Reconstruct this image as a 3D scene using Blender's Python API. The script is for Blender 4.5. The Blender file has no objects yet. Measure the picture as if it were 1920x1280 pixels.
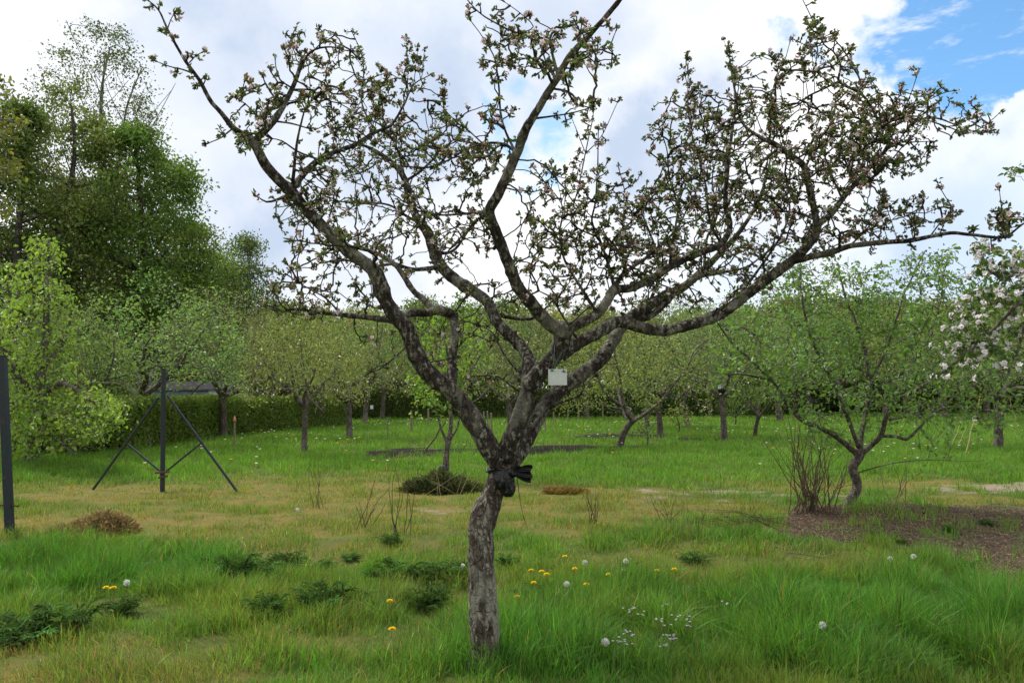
import bpy, math
import numpy as np
from math import radians, sin, cos, tan, pi

# ------------------------------------------------------------------ camera, world, sun, exposure
scene = bpy.context.scene
COL = scene.collection
F_PX, CAM_H = 1470.0, 1.6
PITCH = math.atan(100.0 / F_PX)
cam_data = bpy.data.cameras.new('camera')
cam_data.sensor_width = 36.0
cam_data.lens = 36.0 * F_PX / 1920.0
cam_data.clip_start, cam_data.clip_end = 0.05, 3000.0
cam = bpy.data.objects.new('camera', cam_data)
cam.location = (0, 0, CAM_H)
cam.rotation_euler = (pi / 2 + PITCH, 0, 0)
COL.objects.link(cam)
scene.camera = cam
scene.view_settings.view_transform = 'Standard'
scene.view_settings.look = 'None'
scene.view_settings.exposure = 0.58
scene.view_settings.gamma = 1.0
scene.view_settings.use_curve_mapping = False
scene.cycles.max_bounces = 6
scene.cycles.diffuse_bounces = 3
scene.cycles.transmission_bounces = 4
scene.cycles.transparent_max_bounces = 4
scene.cycles.caustics_reflective = False
scene.cycles.caustics_refractive = False

SUN_EL, SUN_AZ = radians(54), radians(-48)      # azimuth from +Y (ahead) towards +X


def ray(px, py):
    u, v = (px - 960.0) / F_PX, (640.0 - py) / F_PX
    return np.array([u, cos(PITCH) - v * sin(PITCH), sin(PITCH) + v * cos(PITCH)])


def P(px, py, Y):
    d = ray(px, py)
    return np.array([0, 0, CAM_H]) + d * (Y / d[1])


def G(px, py, z=0.0):
    d = ray(px, py)
    return np.array([0, 0, CAM_H]) + d * ((z - CAM_H) / d[2])


def proj(x, y, z):
    dep = y * cos(PITCH) + (z - CAM_H) * sin(PITCH)
    up = -y * sin(PITCH) + (z - CAM_H) * cos(PITCH)
    dep = np.where(dep < 0.2, 0.2, dep)
    return 960 + F_PX * x / dep, 640 - F_PX * up / dep


class NT:
    """small helper for node trees"""
    def __init__(s, tree):
        s.t = tree
        tree.nodes.clear()

    def n(s, kind, **kw):
        nd = s.t.nodes.new(kind)
        for k, v in kw.items():
            if k.startswith('i_'):
                key = k[2:]
                key = int(key) if key.isdigit() else key.replace('_', ' ')
                if isinstance(v, bpy.types.NodeSocket):
                    s.t.links.new(v, nd.inputs[key])
                else:
                    nd.inputs[key].default_value = v
            else:
                setattr(nd, k, v)
        return nd

    def l(s, a, b):
        s.t.links.new(a, b)

    def math(s, op, a, b=0.0, clamp=False):
        return s.n('ShaderNodeMath', operation=op, use_clamp=clamp, i_0=a, i_1=b).outputs[0]

    def mix(s, f, a, b):
        nd = s.t.nodes.new('ShaderNodeMix')
        nd.data_type = 'RGBA'
        for idx, v in ((0, f), (6, a), (7, b)):
            if isinstance(v, bpy.types.NodeSocket):
                s.t.links.new(v, nd.inputs[idx])
            else:
                nd.inputs[idx].default_value = v if idx == 0 else (*v[:3], 1.0)
        return nd.outputs[2]

    def ramp(s, v, lo, hi, a=0.0, b=1.0, smooth=True):
        nd = s.n('ShaderNodeMapRange', i_0=v, i_1=lo, i_2=hi, i_3=a, i_4=b)
        nd.interpolation_type = 'SMOOTHSTEP' if smooth else 'LINEAR'
        return nd.outputs[0]


def build_world():
    w = bpy.data.worlds.new('World')
    scene.world = w
    w.use_nodes = True
    t = NT(w.node_tree)
    sky = t.n('ShaderNodeTexSky', sky_type='NISHITA', sun_disc=False, sun_elevation=SUN_EL,
              sun_rotation=SUN_AZ, air_density=1.0, dust_density=0.6, ozone_density=1.2)
    tc = t.n('ShaderNodeTexCoord')
    d0 = tc.outputs['Generated']
    nz = t.n('ShaderNodeTexNoise', i_Vector=d0, i_Scale=7.0, i_Detail=7.0, i_Roughness=0.58)
    off = t.n('ShaderNodeVectorMath', operation='SUBTRACT', i_0=nz.outputs['Color'], i_1=(0.5, 0.5, 0.5)).outputs[0]
    off = t.n('ShaderNodeVectorMath', operation='SCALE', i_0=off)
    off.inputs['Scale'].default_value = 0.15
    dv = t.n('ShaderNodeVectorMath', operation='ADD', i_0=d0, i_1=off.outputs[0]).outputs[0]
    nz2 = t.n('ShaderNodeTexNoise', i_Vector=d0, i_Scale=24.0, i_Detail=6.0, i_Roughness=0.6)
    off2 = t.n('ShaderNodeVectorMath', operation='SUBTRACT', i_0=nz2.outputs['Color'], i_1=(0.5, 0.5, 0.5)).outputs[0]
    off2 = t.n('ShaderNodeVectorMath', operation='SCALE', i_0=off2)
    off2.inputs['Scale'].default_value = 0.075
    dv = t.n('ShaderNodeVectorMath', operation='ADD', i_0=dv, i_1=off2.outputs[0]).outputs[0]

    def blob(px, py, r, soft):
        d = ray(px, py)
        d = d / np.linalg.norm(d)
        dist = t.n('ShaderNodeVectorMath', operation='DISTANCE', i_0=dv, i_1=tuple(d)).outputs['Value']
        R = r / F_PX
        return t.ramp(dist, R * (1 - soft), R * (1 + soft), 1.0, 0.0)

    def union(bl):
        out = None
        for b in bl:
            out = b if out is None else t.math('MAXIMUM', out, b)
        return out
    blue = union([blob(1850, 50, 130, .14), blob(1750, 55, 100, .16), blob(1900, 105, 90, .12), blob(1690, 90, 50, .3), blob(1660, 45, 60, .5), blob(1785, 100, 60, .15),
                  blob(2080, 20, 150, .3), blob(1960, -120, 150, .4),
                  t.math('MULTIPLY', union([blob(1015, 232, 40, .7), blob(1000, 318, 24, .8), blob(938, 262, 30, .7), blob(960, 360, 20, .8)]), .75),
                  t.math('MULTIPLY', union([blob(1450, 100, 26, .8), blob(1510, 115, 20, .8)]), .7), blob(-700, 250, 260, .4), blob(2900, 300, 300, .4)])
    streak = t.n('ShaderNodeTexNoise', i_Vector=t.n('ShaderNodeMapping', i_Vector=d0, i_Scale=(3, 3, 9), i_Rotation=(0, 0.6, 0.3)).outputs[0],
                 i_Scale=6.0, i_Detail=6.0, i_Roughness=0.6).outputs['Fac']
    blue = t.math('MULTIPLY', blue, t.ramp(streak, 0.52, 0.80, 1.0, 0.25))
    low = t.math('MULTIPLY', blob(1850, 500, 170, .8), 0.45)
    low = t.math('MAXIMUM', low, t.math('MULTIPLY', blob(1330, 590, 120, .9), 0.3))
    grey = union([t.math('MULTIPLY', blob(790, 150, 190, .8), 0.95), t.math('MULTIPLY', blob(470, 90, 230, .9), 0.75),
                  t.math('MULTIPLY', blob(1230, 290, 130, .7), 0.95), t.math('MULTIPLY', blob(1330, 200, 90, .8), 0.4),
                  t.math('MULTIPLY', blob(420, 380, 190, .9), 0.7), t.math('MULTIPLY', blob(640, 260, 170, .9), .7),
                  t.math('MULTIPLY', blob(480, 470, 120, .8), 0.8), t.math('MULTIPLY', blob(1780, 430, 140, .8), 0.7),
                  t.math('MULTIPLY', blob(1450, 460, 110, .8), 0.55), t.math('MULTIPLY', blob(1050, 60, 160, .9), 0.4),
                  t.math('MULTIPLY', blob(1750, 330, 120, .8), 0.35), t.math('MULTIPLY', blob(60, 140, 90, .8), 0.35),
                  t.math('MULTIPLY', blob(700, 530, 110, .8), 0.6)])
    puff = t.n('ShaderNodeTexNoise', i_Vector=d0, i_Scale=5.0, i_Detail=8.0, i_Roughness=0.55).outputs['Fac']
    grey = t.math('ADD', t.math('MULTIPLY', grey, t.ramp(puff, 0.25, 0.65, 0.75, 1.1)), t.ramp(puff, 0.47, 0.72, 0.0, 0.38), clamp=True)
    cloud = t.mix(grey, (8.0, 8.0, 8.1), (4.1, 4.85, 6.1))
    cloud = t.mix(low, cloud, (3.7, 5.4, 7.5))
    skyc = t.n('ShaderNodeVectorMath', operation='MULTIPLY', i_0=sky.outputs[0], i_1=(0.88, 1.28, 1.45)).outputs[0]
    c = t.mix(blue, cloud, skyc)
    # a weaker, greyer cloud deck behind the photographer and low down
    bg = t.n('ShaderNodeBackground', i_Color=c, i_Strength=0.1)
    o = t.n('ShaderNodeOutputWorld')
    t.l(bg.outputs[0], o.inputs[0])


build_world()
sun_data = bpy.data.lights.new('sun', 'SUN')
sun_data.energy = 3.2
sun_data.angle = radians(12)
sun_data.color = (1.0, 0.95, 0.87)
sun = bpy.data.objects.new('sun', sun_data)
sdir = np.array([sin(SUN_AZ) * cos(SUN_EL), cos(SUN_AZ) * cos(SUN_EL), sin(SUN_EL)])
from mathutils import Vector
sun.rotation_euler = Vector(sdir).to_track_quat('Z', 'Y').to_euler()
COL.objects.link(sun)

# ------------------------------------------------------------------ numeric helpers


def _h(ix, iy, iz, seed):
    n = (ix.astype(np.int64) * 374761393 + iy.astype(np.int64) * 668265263 + iz.astype(np.int64) * 2147483647 + seed * 1274126177) & 0xFFFFFFFF
    n = ((n ^ (n >> 13)) * 1274126177) & 0xFFFFFFFF
    n = (n ^ (n >> 16)) & 0xFFFFFFFF
    return n / 4294967295.0


def vnoise(p, seed=0):
    p = np.asarray(p, float)
    if p.shape[-1] == 2:
        p = np.concatenate([p, np.zeros(p.shape[:-1] + (1,))], -1)
    f = np.floor(p)
    q = p - f
    q = q * q * (3 - 2 * q)
    i = f.astype(np.int64)
    out = 0
    for dx in (0, 1):
        for dy in (0, 1):
            for dz in (0, 1):
                wgt = (q[..., 0] if dx else 1 - q[..., 0]) * (q[..., 1] if dy else 1 - q[..., 1]) * (q[..., 2] if dz else 1 - q[..., 2])
                out = out + wgt * _h(i[..., 0] + dx, i[..., 1] + dy, i[..., 2] + dz, seed)
    return out


def fbm(p, seed=0, oct=3):
    p = np.asarray(p, float)
    s, a, tot = 0, 1.0, 0
    for k in range(oct):
        s = s + a * vnoise(p * 2 ** k, seed + k * 17)
        tot += a
        a *= 0.5
    return s / tot


def norm(v):
    v = np.asarray(v, float)
    return v / np.maximum(np.linalg.norm(v, axis=-1, keepdims=True), 1e-9)


class MB:
    """mesh builder: vertices with a colour each, polygons with a material slot"""
    def __init__(s):
        s.v, s.c, s.f, s.m, s.n = [], [], {3: [], 4: []}, {3: [], 4: []}, 0

    def add(s, v, faces, col=(1, 1, 1), mat=0):
        v = np.asarray(v, float).reshape(-1, 3)
        col = np.asarray(col, float)
        if col.ndim == 1:
            col = np.broadcast_to(col, (len(v), 3))
        for f in (faces if isinstance(faces, list) else [faces]):
            f = np.asarray(f, np.int64)
            if len(f):
                k = f.shape[1]
                s.f[k].append(f + s.n)
                s.m[k].append(np.full(len(f), mat))
        s.v.append(v)
        s.c.append(col)
        s.n += len(v)

    def mesh(s, name, mats, smooth=True):
        me = bpy.data.meshes.new(name)
        v = np.concatenate(s.v)
        c = np.concatenate(s.c)
        f3 = np.concatenate(s.f[3]) if s.f[3] else np.zeros((0, 3), np.int64)
        f4 = np.concatenate(s.f[4]) if s.f[4] else np.zeros((0, 4), np.int64)
        m = np.concatenate([np.concatenate(s.m[k]) if s.m[k] else np.zeros(0) for k in (3, 4)]).astype(np.int32)
        me.vertices.add(len(v))
        me.vertices.foreach_set('co', v.astype(np.float32).ravel())
        loops = np.concatenate([f3.ravel(), f4.ravel()]).astype(np.int32)
        me.loops.add(len(loops))
        me.loops.foreach_set('vertex_index', loops)
        tot = np.concatenate([np.full(len(f3), 3), np.full(len(f4), 4)])
        st = np.concatenate([[0], np.cumsum(tot)[:-1]]).astype(np.int32)
        me.polygons.add(len(tot))
        me.polygons.foreach_set('loop_start', st)
        me.polygons.foreach_set('material_index', m)
        me.polygons.foreach_set('use_smooth', np.full(len(tot), smooth))
        at = me.color_attributes.new('col', 'FLOAT_COLOR', 'POINT')
        at.data.foreach_set('color', np.concatenate([c, np.ones((len(c), 1))], 1).astype(np.float32).ravel())
        for mm in (mats if isinstance(mats, (list, tuple)) else [mats]):
            me.materials.append(mm)
        me.update(calc_edges=True)
        me.validate()
        return me

    def obj(s, name, mats, parent=None, smooth=True):
        return link(name, s.mesh(name, mats, smooth), parent)


def link(name, data, parent=None):
    o = bpy.data.objects.new(name, data)
    COL.objects.link(o)
    if parent is not None:
        o.parent = parent
    return o


def tag(o, label=None, cat=None, group=None, kind=None):
    for k, v in (('label', label), ('category', cat), ('group', group), ('kind', kind)):
        if v:
            o[k] = v
    return o


def thing(name, label, cat, loc=(0, 0, 0), rz=0.0, group=None):
    o = link(name, None)
    o.empty_display_size = 0.2
    o.location = tuple(float(q) for q in loc)
    o.rotation_euler = (0, 0, rz)
    return tag(o, label, cat, group)


def dup(root, loc, rz=0.0, scale=(1, 1, 1), label=None, group=None):
    r = root.copy()
    COL.objects.link(r)
    r.location = tuple(float(q) for q in loc)
    r.rotation_euler = (0, 0, rz)
    r.scale = scale
    if label:
        r['label'] = label
    if group:
        r['group'] = group
    for ch in [o for o in bpy.data.objects if o.parent == root]:
        c = ch.copy()
        COL.objects.link(c)
        c.parent = r
    return r


def catmull(pts, step):
    pts = np.asarray(pts, float)
    if len(pts) == 2:
        ext = np.vstack([2 * pts[0] - pts[1], pts, 2 * pts[1] - pts[0]])
    else:
        ext = np.vstack([2 * pts[0] - pts[1], pts, 2 * pts[-1] - pts[-2]])
    out = []
    for i in range(1, len(ext) - 2):
        p0, p1, p2, p3 = ext[i - 1:i + 3]
        L = np.linalg.norm((p2 - p1)[:3])
        n = max(1, int(round(L / step)))
        t = (np.arange(n) / n)[:, None]
        out.append(0.5 * ((2 * p1) + (-p0 + p2) * t + (2 * p0 - 5 * p1 + 4 * p2 - p3) * t ** 2 + (-p0 + 3 * p1 - 3 * p2 + p3) * t ** 3))
    out.append(pts[-1][None])
    return np.vstack(out)


def frames(d):
    """a stable frame for each direction"""
    ref = np.where((np.abs(d[:, 2]) > 0.92)[:, None], np.array([1.0, 0, 0]), np.array([0, 0, 1.0]))
    a = norm(np.cross(d, ref))
    return a, np.cross(d, a)


def tube(mb, pts, rad, k=12, col=(1, 1, 1), mat=0, bump=0.0, seed=0, cap=True, bscale=2.2):
    """tube with parallel-transported frames; bump roughens the skin, relative to the radius"""
    pts = np.asarray(pts, float)
    rad = np.broadcast_to(np.asarray(rad, float), (len(pts),)).copy()
    n = len(pts)
    t = norm(np.gradient(pts, axis=0))
    a0, _ = frames(t[:1])
    A = [a0[0]]
    for i in range(1, n):
        a = A[-1] - t[i] * np.dot(A[-1], t[i])
        A.append(a / max(np.linalg.norm(a), 1e-9))
    A = np.array(A)
    B = np.cross(t, A)
    th = np.arange(k) / k * 2 * pi
    ringd = A[:, None, :] * np.cos(th)[None, :, None] + B[:, None, :] * np.sin(th)[None, :, None]
    rr = np.repeat(rad[:, None], k, 1)
    if bump:
        base = pts[:, None, :] + ringd * rad[:, None, None]
        sc = bscale / np.maximum(rad.mean(), 0.004)
        nn = fbm(base * sc * 0.45, seed, 3) - 0.5
        fine = fbm(base * np.array([1, 1, 0.55]) * sc * 2.2, seed + 5, 2) - 0.5
        rr = rr * (1 + bump * (1.5 * nn + 0.7 * fine))
    v = pts[:, None, :] + ringd * rr[:, :, None]
    v = v.reshape(-1, 3)
    i = np.arange(n - 1)[:, None] * k
    j = np.arange(k)[None, :]
    j2 = (j + 1) % k
    q = np.stack([i + j, i + j2, i + k + j2, i + k + j], -1).reshape(-1, 4)
    fs = [q]
    if cap:
        v = np.vstack([v, pts[-1] + t[-1] * rad[-1] * 0.4, pts[0]])
        e = (n - 1) * k
        jj = np.arange(k)
        fs.append(np.stack([e + jj, e + (jj + 1) % k, np.full(k, n * k)], -1))
        fs.append(np.stack([(jj + 1) % k, jj, np.full(k, n * k + 1)], -1))
    mb.add(v, fs, col, mat)


def leaves(mb, pos, ax, nrm, L, W, col, mat=0, fold=0.25, curl=0.15):
    """many folded leaves, six vertices and two quads each"""
    pos, ax = np.asarray(pos, float), norm(ax)
    n = len(pos)
    L = np.broadcast_to(np.asarray(L, float), (n,))[:, None]
    W = np.broadcast_to(np.asarray(W, float), (n,))[:, None]
    s = norm(np.cross(ax, nrm))
    up = np.cross(s, ax)
    b = pos
    tip = pos + ax * L - up * L * curl
    l1 = pos + ax * L * .32 + s * W * .46 + up * W * fold
    r1 = pos + ax * L * .32 - s * W * .46 + up * W * fold
    l2 = pos + ax * L * .72 + s * W * .34 + up * (W * fold * .6 - L * curl * .4)
    r2 = pos + ax * L * .72 - s * W * .34 + up * (W * fold * .6 - L * curl * .4)
    v = np.stack([b, l1, l2, tip, r2, r1], 1).reshape(-1, 3)
    i = np.arange(n)[:, None] * 6
    f = np.concatenate([i + np.array([0, 3, 2, 1]), i + np.array([0, 5, 4, 3])])
    c = np.repeat(np.broadcast_to(np.asarray(col, float), (n, 3)), 6, 0)
    mb.add(v, f, c, mat)


def rand_dir(rng, n):
    return norm(rng.normal(size=(n, 3)))


def colvar(rng, base, n, v=0.25, hue=0.15):
    c = np.asarray(base, float)[None] * (1 + v * rng.normal(size=(n, 1)))
    c = c * (1 + hue * rng.normal(size=(n, 3)) * np.array([1, .35, .8]))
    return np.clip(c, 0.004, 0.9)


class Skel:
    def __init__(s, cap=60000):
        s.pos = np.zeros((cap, 3))
        s.dir = np.zeros((cap, 3))
        s.rad = np.zeros(cap)
        s.par = np.full(cap, -1)
        s.grown = np.zeros(cap, bool)
        s.ok = np.zeros(cap, bool)
        s.gen = np.zeros(cap)
        s.genw = 0.0
        s.n = 0

    def line(s, pts, rad, parent=-1, ok_from=0.0):
        m = len(pts)
        a = s.n
        s.pos[a:a + m] = pts
        s.dir[a:a + m] = norm(np.gradient(np.asarray(pts, float), axis=0)) if m > 1 else (0, 0, 1)
        s.rad[a:a + m] = rad
        s.par[a:a + m] = np.arange(a - 1, a + m - 1)
        s.par[a] = parent
        s.ok[a:a + m] = np.arange(m) / max(m - 1, 1) >= ok_from
        s.n += m
        return a, a + m

    def attach(s, a, step, jit, rng, up=0.1, bow=0.3, maxd=1e9):
        n = s.n
        d = a - s.pos[:n]
        L = np.sqrt((d * d).sum(1)) + 1e-6
        cs = (d * s.dir[:n]).sum(1) / L
        cost = L * (1.35 - 0.35 * cs)
        cost *= 1 + s.genw * s.gen[:n]
        cost[~s.ok[:n]] = 1e9
        i = int(np.argmin(cost))
        l = L[i]
        if l > maxd:
            return None
        k = max(1, int(round(l / step)))
        t = (np.arange(1, k + 1) / k)[:, None]
        p0 = s.pos[i]
        mid = p0 + 0.5 * (a - p0) + bow * l * s.dir[i] * rng.uniform(0, 1) + np.array([0, 0, up * l * rng.uniform(-.6, 1)]) + rng.normal(size=3) * 0.07 * l
        pts = (1 - t) ** 2 * p0 + 2 * t * (1 - t) * mid + t * t * a
        if k > 1:
            pts[:-1] += rng.normal(size=(k - 1, 3)) * jit * step
        m = len(pts)
        b = s.n
        s.pos[b:b + m] = pts
        full = np.vstack([p0[None], pts])
        s.dir[b:b + m] = norm(full[1:] - full[:-1])
        s.par[b:b + m] = np.arange(b - 1, b + m - 1)
        s.par[b] = i
        s.gen[b:b + m] = s.gen[i] + 1
        s.grown[b:b + m] = True
        s.ok[b:b + m] = True
        s.n += m
        return b + m - 1

    def grow(s, att, step, jit, rng, **kw):
        P0 = s.pos[:s.n][s.ok[:s.n]]
        dmin = np.array([((P0 - a) ** 2).sum(1).min() for a in att])
        tips = []
        for j in np.argsort(dmin + rng.uniform(0, .02, len(att))):
            if s.n + 200 > len(s.pos):
                break
            t = s.attach(att[j], step, jit, rng, **kw)
            if t is not None:
                tips.append(t)
        return np.array(tips, int)

    def radii(s, r0, e=0.42, rmax=1.0):
        w = np.zeros(s.n)
        has = np.zeros(s.n, bool)
        for i in range(s.n - 1, -1, -1):
            if not has[i]:
                w[i] += 1
            p = s.par[i]
            if p >= 0:
                w[p] += w[i]
                has[p] = True
        g = s.grown[:s.n]
        s.rad[:s.n][g] = np.minimum(r0 * w[g] ** e, rmax)

    def segs(s, mb, k=4, col=(1, 1, 1), mat=0):
        idx = np.nonzero(s.grown[:s.n])[0]
        par = s.par[idx]
        d = norm(s.pos[idx] - s.pos[par])
        th = np.arange(k) / k * 2 * pi

        def ring(p, d, r):
            a, b = frames(d)
            return p[:, None] + (a[:, None] * np.cos(th)[None, :, None] + b[:, None] * np.sin(th)[None, :, None]) * r[:, None, None]
        e = ring(s.pos[idx], d, s.rad[idx])
        pg = s.grown[par]
        rs = np.where(pg, s.rad[par] * 0.5 + s.rad[idx] * 0.5, s.rad[idx] * 1.5)
        rs = np.minimum(rs, s.rad[idx] * 1.6)
        st = ring(s.pos[par] - d * (s.rad[idx] * .3)[:, None], d, rs)
        v = np.concatenate([st, e], 1).reshape(-1, 3)
        i = np.arange(len(idx))[:, None, None] * 2 * k
        j = np.arange(k)[None, :, None]
        q = np.concatenate([i + j, i + (j + 1) % k, i + k + (j + 1) % k, i + k + j], -1).reshape(-1, 4)
        mb.add(v, q, col, mat)


# ------------------------------------------------------------------ materials


def mat_new(name):
    m = bpy.data.materials.new(name)
    m.use_nodes = True
    t = NT(m.node_tree)
    o = t.n('ShaderNodeOutputMaterial')
    return m, t, o


def mat_leaf(name, transl=0.35, rough=0.5, boost=1.5, spec=0.35, hue=(1.1, 1.15, .6), each=False):
    m, t, o = mat_new(name)
    a = t.n('ShaderNodeAttribute', attribute_name='col')
    colr = a.outputs['Color']
    if each:                                   # every tree has its own shade of green
        rn = t.n('ShaderNodeObjectInfo').outputs['Random']
        r2 = t.math('FRACT', t.math('MULTIPLY', rn, 7.31))
        hs = t.n('ShaderNodeHueSaturation', i_Hue=t.ramp(rn, 0, 1, .485, .535, False), i_Saturation=t.ramp(r2, 0, 1, .8, 1.12, False), i_Value=t.ramp(t.math('FRACT', t.math('MULTIPLY', rn, 3.77)), 0, 1, .9, 1.4, False), i_Color=colr)
        colr = hs.outputs[0]
    b = t.n('ShaderNodeBsdfPrincipled', i_Base_Color=colr, i_Roughness=rough)
    b.inputs['Specular IOR Level'].default_value = spec
    tint = t.n('ShaderNodeVectorMath', operation='MULTIPLY', i_0=colr, i_1=tuple(boost * q for q in hue)).outputs[0]
    tr = t.n('ShaderNodeBsdfTranslucent', i_Color=tint)
    mx = t.n('ShaderNodeMixShader', i_0=transl)
    t.l(b.outputs[0], mx.inputs[1])
    t.l(tr.outputs[0], mx.inputs[2])
    t.l(mx.outputs[0], o.inputs[0])
    return m


def mat_bark(name, dark, mid, lichen, scale=14.0, lo=0.5, hi=0.62, bump=0.6, moss=0.0, zonew=0.75):
    m, t, o = mat_new(name)
    tc = t.n('ShaderNodeTexCoord').outputs['Object']
    big = t.n('ShaderNodeTexNoise', i_Vector=tc, i_Scale=scale, i_Detail=6.0, i_Roughness=0.62).outputs['Fac']
    fine = t.n('ShaderNodeTexNoise', i_Vector=tc, i_Scale=scale * 6, i_Detail=5.0, i_Roughness=0.7).outputs['Fac']
    st = t.n('ShaderNodeMapping', i_Vector=tc, i_Scale=(1, 1, 0.4)).outputs[0]
    vor = t.n('ShaderNodeTexVoronoi', feature='DISTANCE_TO_EDGE', i_Vector=t.n('ShaderNodeVectorMath', operation='ADD', i_0=st,
              i_1=t.n('ShaderNodeVectorMath', operation='SCALE', i_0=t.n('ShaderNodeTexNoise', i_Vector=tc, i_Scale=scale * 3).outputs['Color'], i_Scale=0.05).outputs[0]).outputs[0],
              i_Scale=scale * 4.5).outputs['Distance']
    crack = t.ramp(vor, 0.0, 0.12)
    c = t.mix(t.ramp(fine, 0.35, 0.65), dark, mid)
    c = t.mix(t.math('MULTIPLY', t.ramp(big, lo, hi), t.ramp(fine, 0.30, 0.52)), c, lichen)
    fl = t.n('ShaderNodeTexVoronoi', i_Vector=st, i_Scale=scale * 9).outputs['Color']
    fl = t.n('ShaderNodeSeparateColor', i_0=fl).outputs[0]
    c = t.mix(t.math('MULTIPLY', t.ramp(fl, .62, .8), t.math('MULTIPLY', t.ramp(fine, .38, .6), .75)), c, tuple(q * 1.2 for q in lichen))
    c = t.mix(t.math('MULTIPLY', t.ramp(fl, .22, .05), .5), c, tuple(q * .6 for q in dark))
    c = t.mix(t.math('MULTIPLY', t.math('SUBTRACT', 1.0, crack), 0.55), c, tuple(q * .45 for q in dark))
    if moss:
        ms = t.n('ShaderNodeTexNoise', i_Vector=tc, i_Scale=scale * .5, i_Detail=4.0).outputs['Fac']
        c = t.mix(t.math('MULTIPLY', t.ramp(ms, .5, .65), moss), c, (0.075, 0.085, 0.025))
    zone = t.n('ShaderNodeTexNoise', i_Vector=t.n('ShaderNodeMapping', i_Vector=tc, i_Scale=(1, 1, .45), i_Location=(3.1, 1.7, .4)).outputs[0], i_Scale=scale * .75, i_Detail=5.0, i_Roughness=.6).outputs['Fac']
    ring = t.n('ShaderNodeTexNoise', i_Vector=t.n('ShaderNodeMapping', i_Vector=tc, i_Scale=(1, 1, 6.0)).outputs[0], i_Scale=scale * 3.5, i_Detail=4.0).outputs['Fac']
    pale = t.mix(t.ramp(ring, .42, .62), tuple(q * .80 for q in lichen), tuple(q * 1.05 for q in lichen))
    c = t.mix(t.math('MULTIPLY', t.ramp(zone, .535, .63), zonew), c, pale)
    h = t.math('ADD', t.math('MULTIPLY', crack, .6), fine)
    bp = t.n('ShaderNodeBump', i_Height=h, i_Strength=bump, i_Distance=0.012)
    b = t.n('ShaderNodeBsdfPrincipled', i_Base_Color=c, i_Roughness=0.9, i_Normal=bp.outputs[0])
    b.inputs['Specular IOR Level'].default_value = 0.15
    t.l(b.outputs[0], o.inputs[0])
    return m


def mat_plain(name, col, rough=0.6, metal=0.0, nscale=20.0, var=0.3, bump=0.0, spec=0.5):
    m, t, o = mat_new(name)
    tc = t.n('ShaderNodeTexCoord').outputs['Object']
    nz = t.n('ShaderNodeTexNoise', i_Vector=tc, i_Scale=nscale, i_Detail=6.0, i_Roughness=0.65).outputs['Fac']
    c = t.mix(t.ramp(nz, 0.3, 0.7), tuple(q * (1 - var) for q in col), tuple(min(1, q * (1 + var)) for q in col))
    b = t.n('ShaderNodeBsdfPrincipled', i_Base_Color=c, i_Roughness=rough, i_Metallic=metal)
    b.inputs['Specular IOR Level'].default_value = spec
    if bump:
        t.l(t.n('ShaderNodeBump', i_Height=nz, i_Strength=bump, i_Distance=0.01).outputs[0], b.inputs['Normal'])
    t.l(b.outputs[0], o.inputs[0])
    return m


M_leaf = mat_leaf('young_leaf')
M_far = mat_leaf('distant_leaf', 0.30, 0.6, 1.4, 0.2, each=True)
M_hedge = mat_leaf('hedge_leaf', 0.30, 0.6, 1.4, 0.2)
M_grass = mat_leaf('grass_blade', 0.38, 0.5, 1.5, 0.2)
M_petal = mat_leaf('petal', 0.4, 0.6, 1.0, 0.2, (1, .97, 1))
M_bark = mat_bark('apple_trunk_bark', (0.050, 0.038, 0.031), (0.100, 0.075, 0.061), (0.29, 0.275, 0.225), 6.0, 0.50, 0.68, 1.0, zonew=.85)
M_limb = mat_bark('apple_limb_bark', (0.024, 0.019, 0.016), (0.062, 0.051, 0.041), (0.25, 0.24, 0.19), 6.0, 0.50, 0.72, 0.7, zonew=.4)
M_twig = mat_plain('twig_bark', (0.034, 0.027, 0.022), 0.85, 0, 30, .45, 0, .15)
M_obark = mat_bark('orchard_bark', (0.050, 0.040, 0.034), (0.13, 0.105, 0.088), (0.20, 0.19, 0.16), 5.0, 0.5, 0.66, 0.5, moss=.4)
M_tbark = mat_bark('tall_tree_bark', (0.035, 0.030, 0.025), (0.08, 0.07, 0.058), (0.14, 0.135, 0.12), 2.0, 0.55, 0.7, 0.4)
M_birch = mat_bark('pale_trunk_bark', (0.06, 0.055, 0.045), (0.14, 0.13, 0.11), (0.3, 0.3, 0.27), 2.0, 0.45, 0.6, 0.3)
M_stem = mat_plain('dry_stem', (0.085, 0.056, 0.042), 0.85, 0, 12, .4, 0, .15)
M_straw = mat_plain('straw_stem', (0.33, 0.26, 0.15), 0.8, 0, 12, .3, 0, .2)
M_attr = mat_leaf('wild_plant', 0.25, 0.8, 1.3, 0.08)

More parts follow.
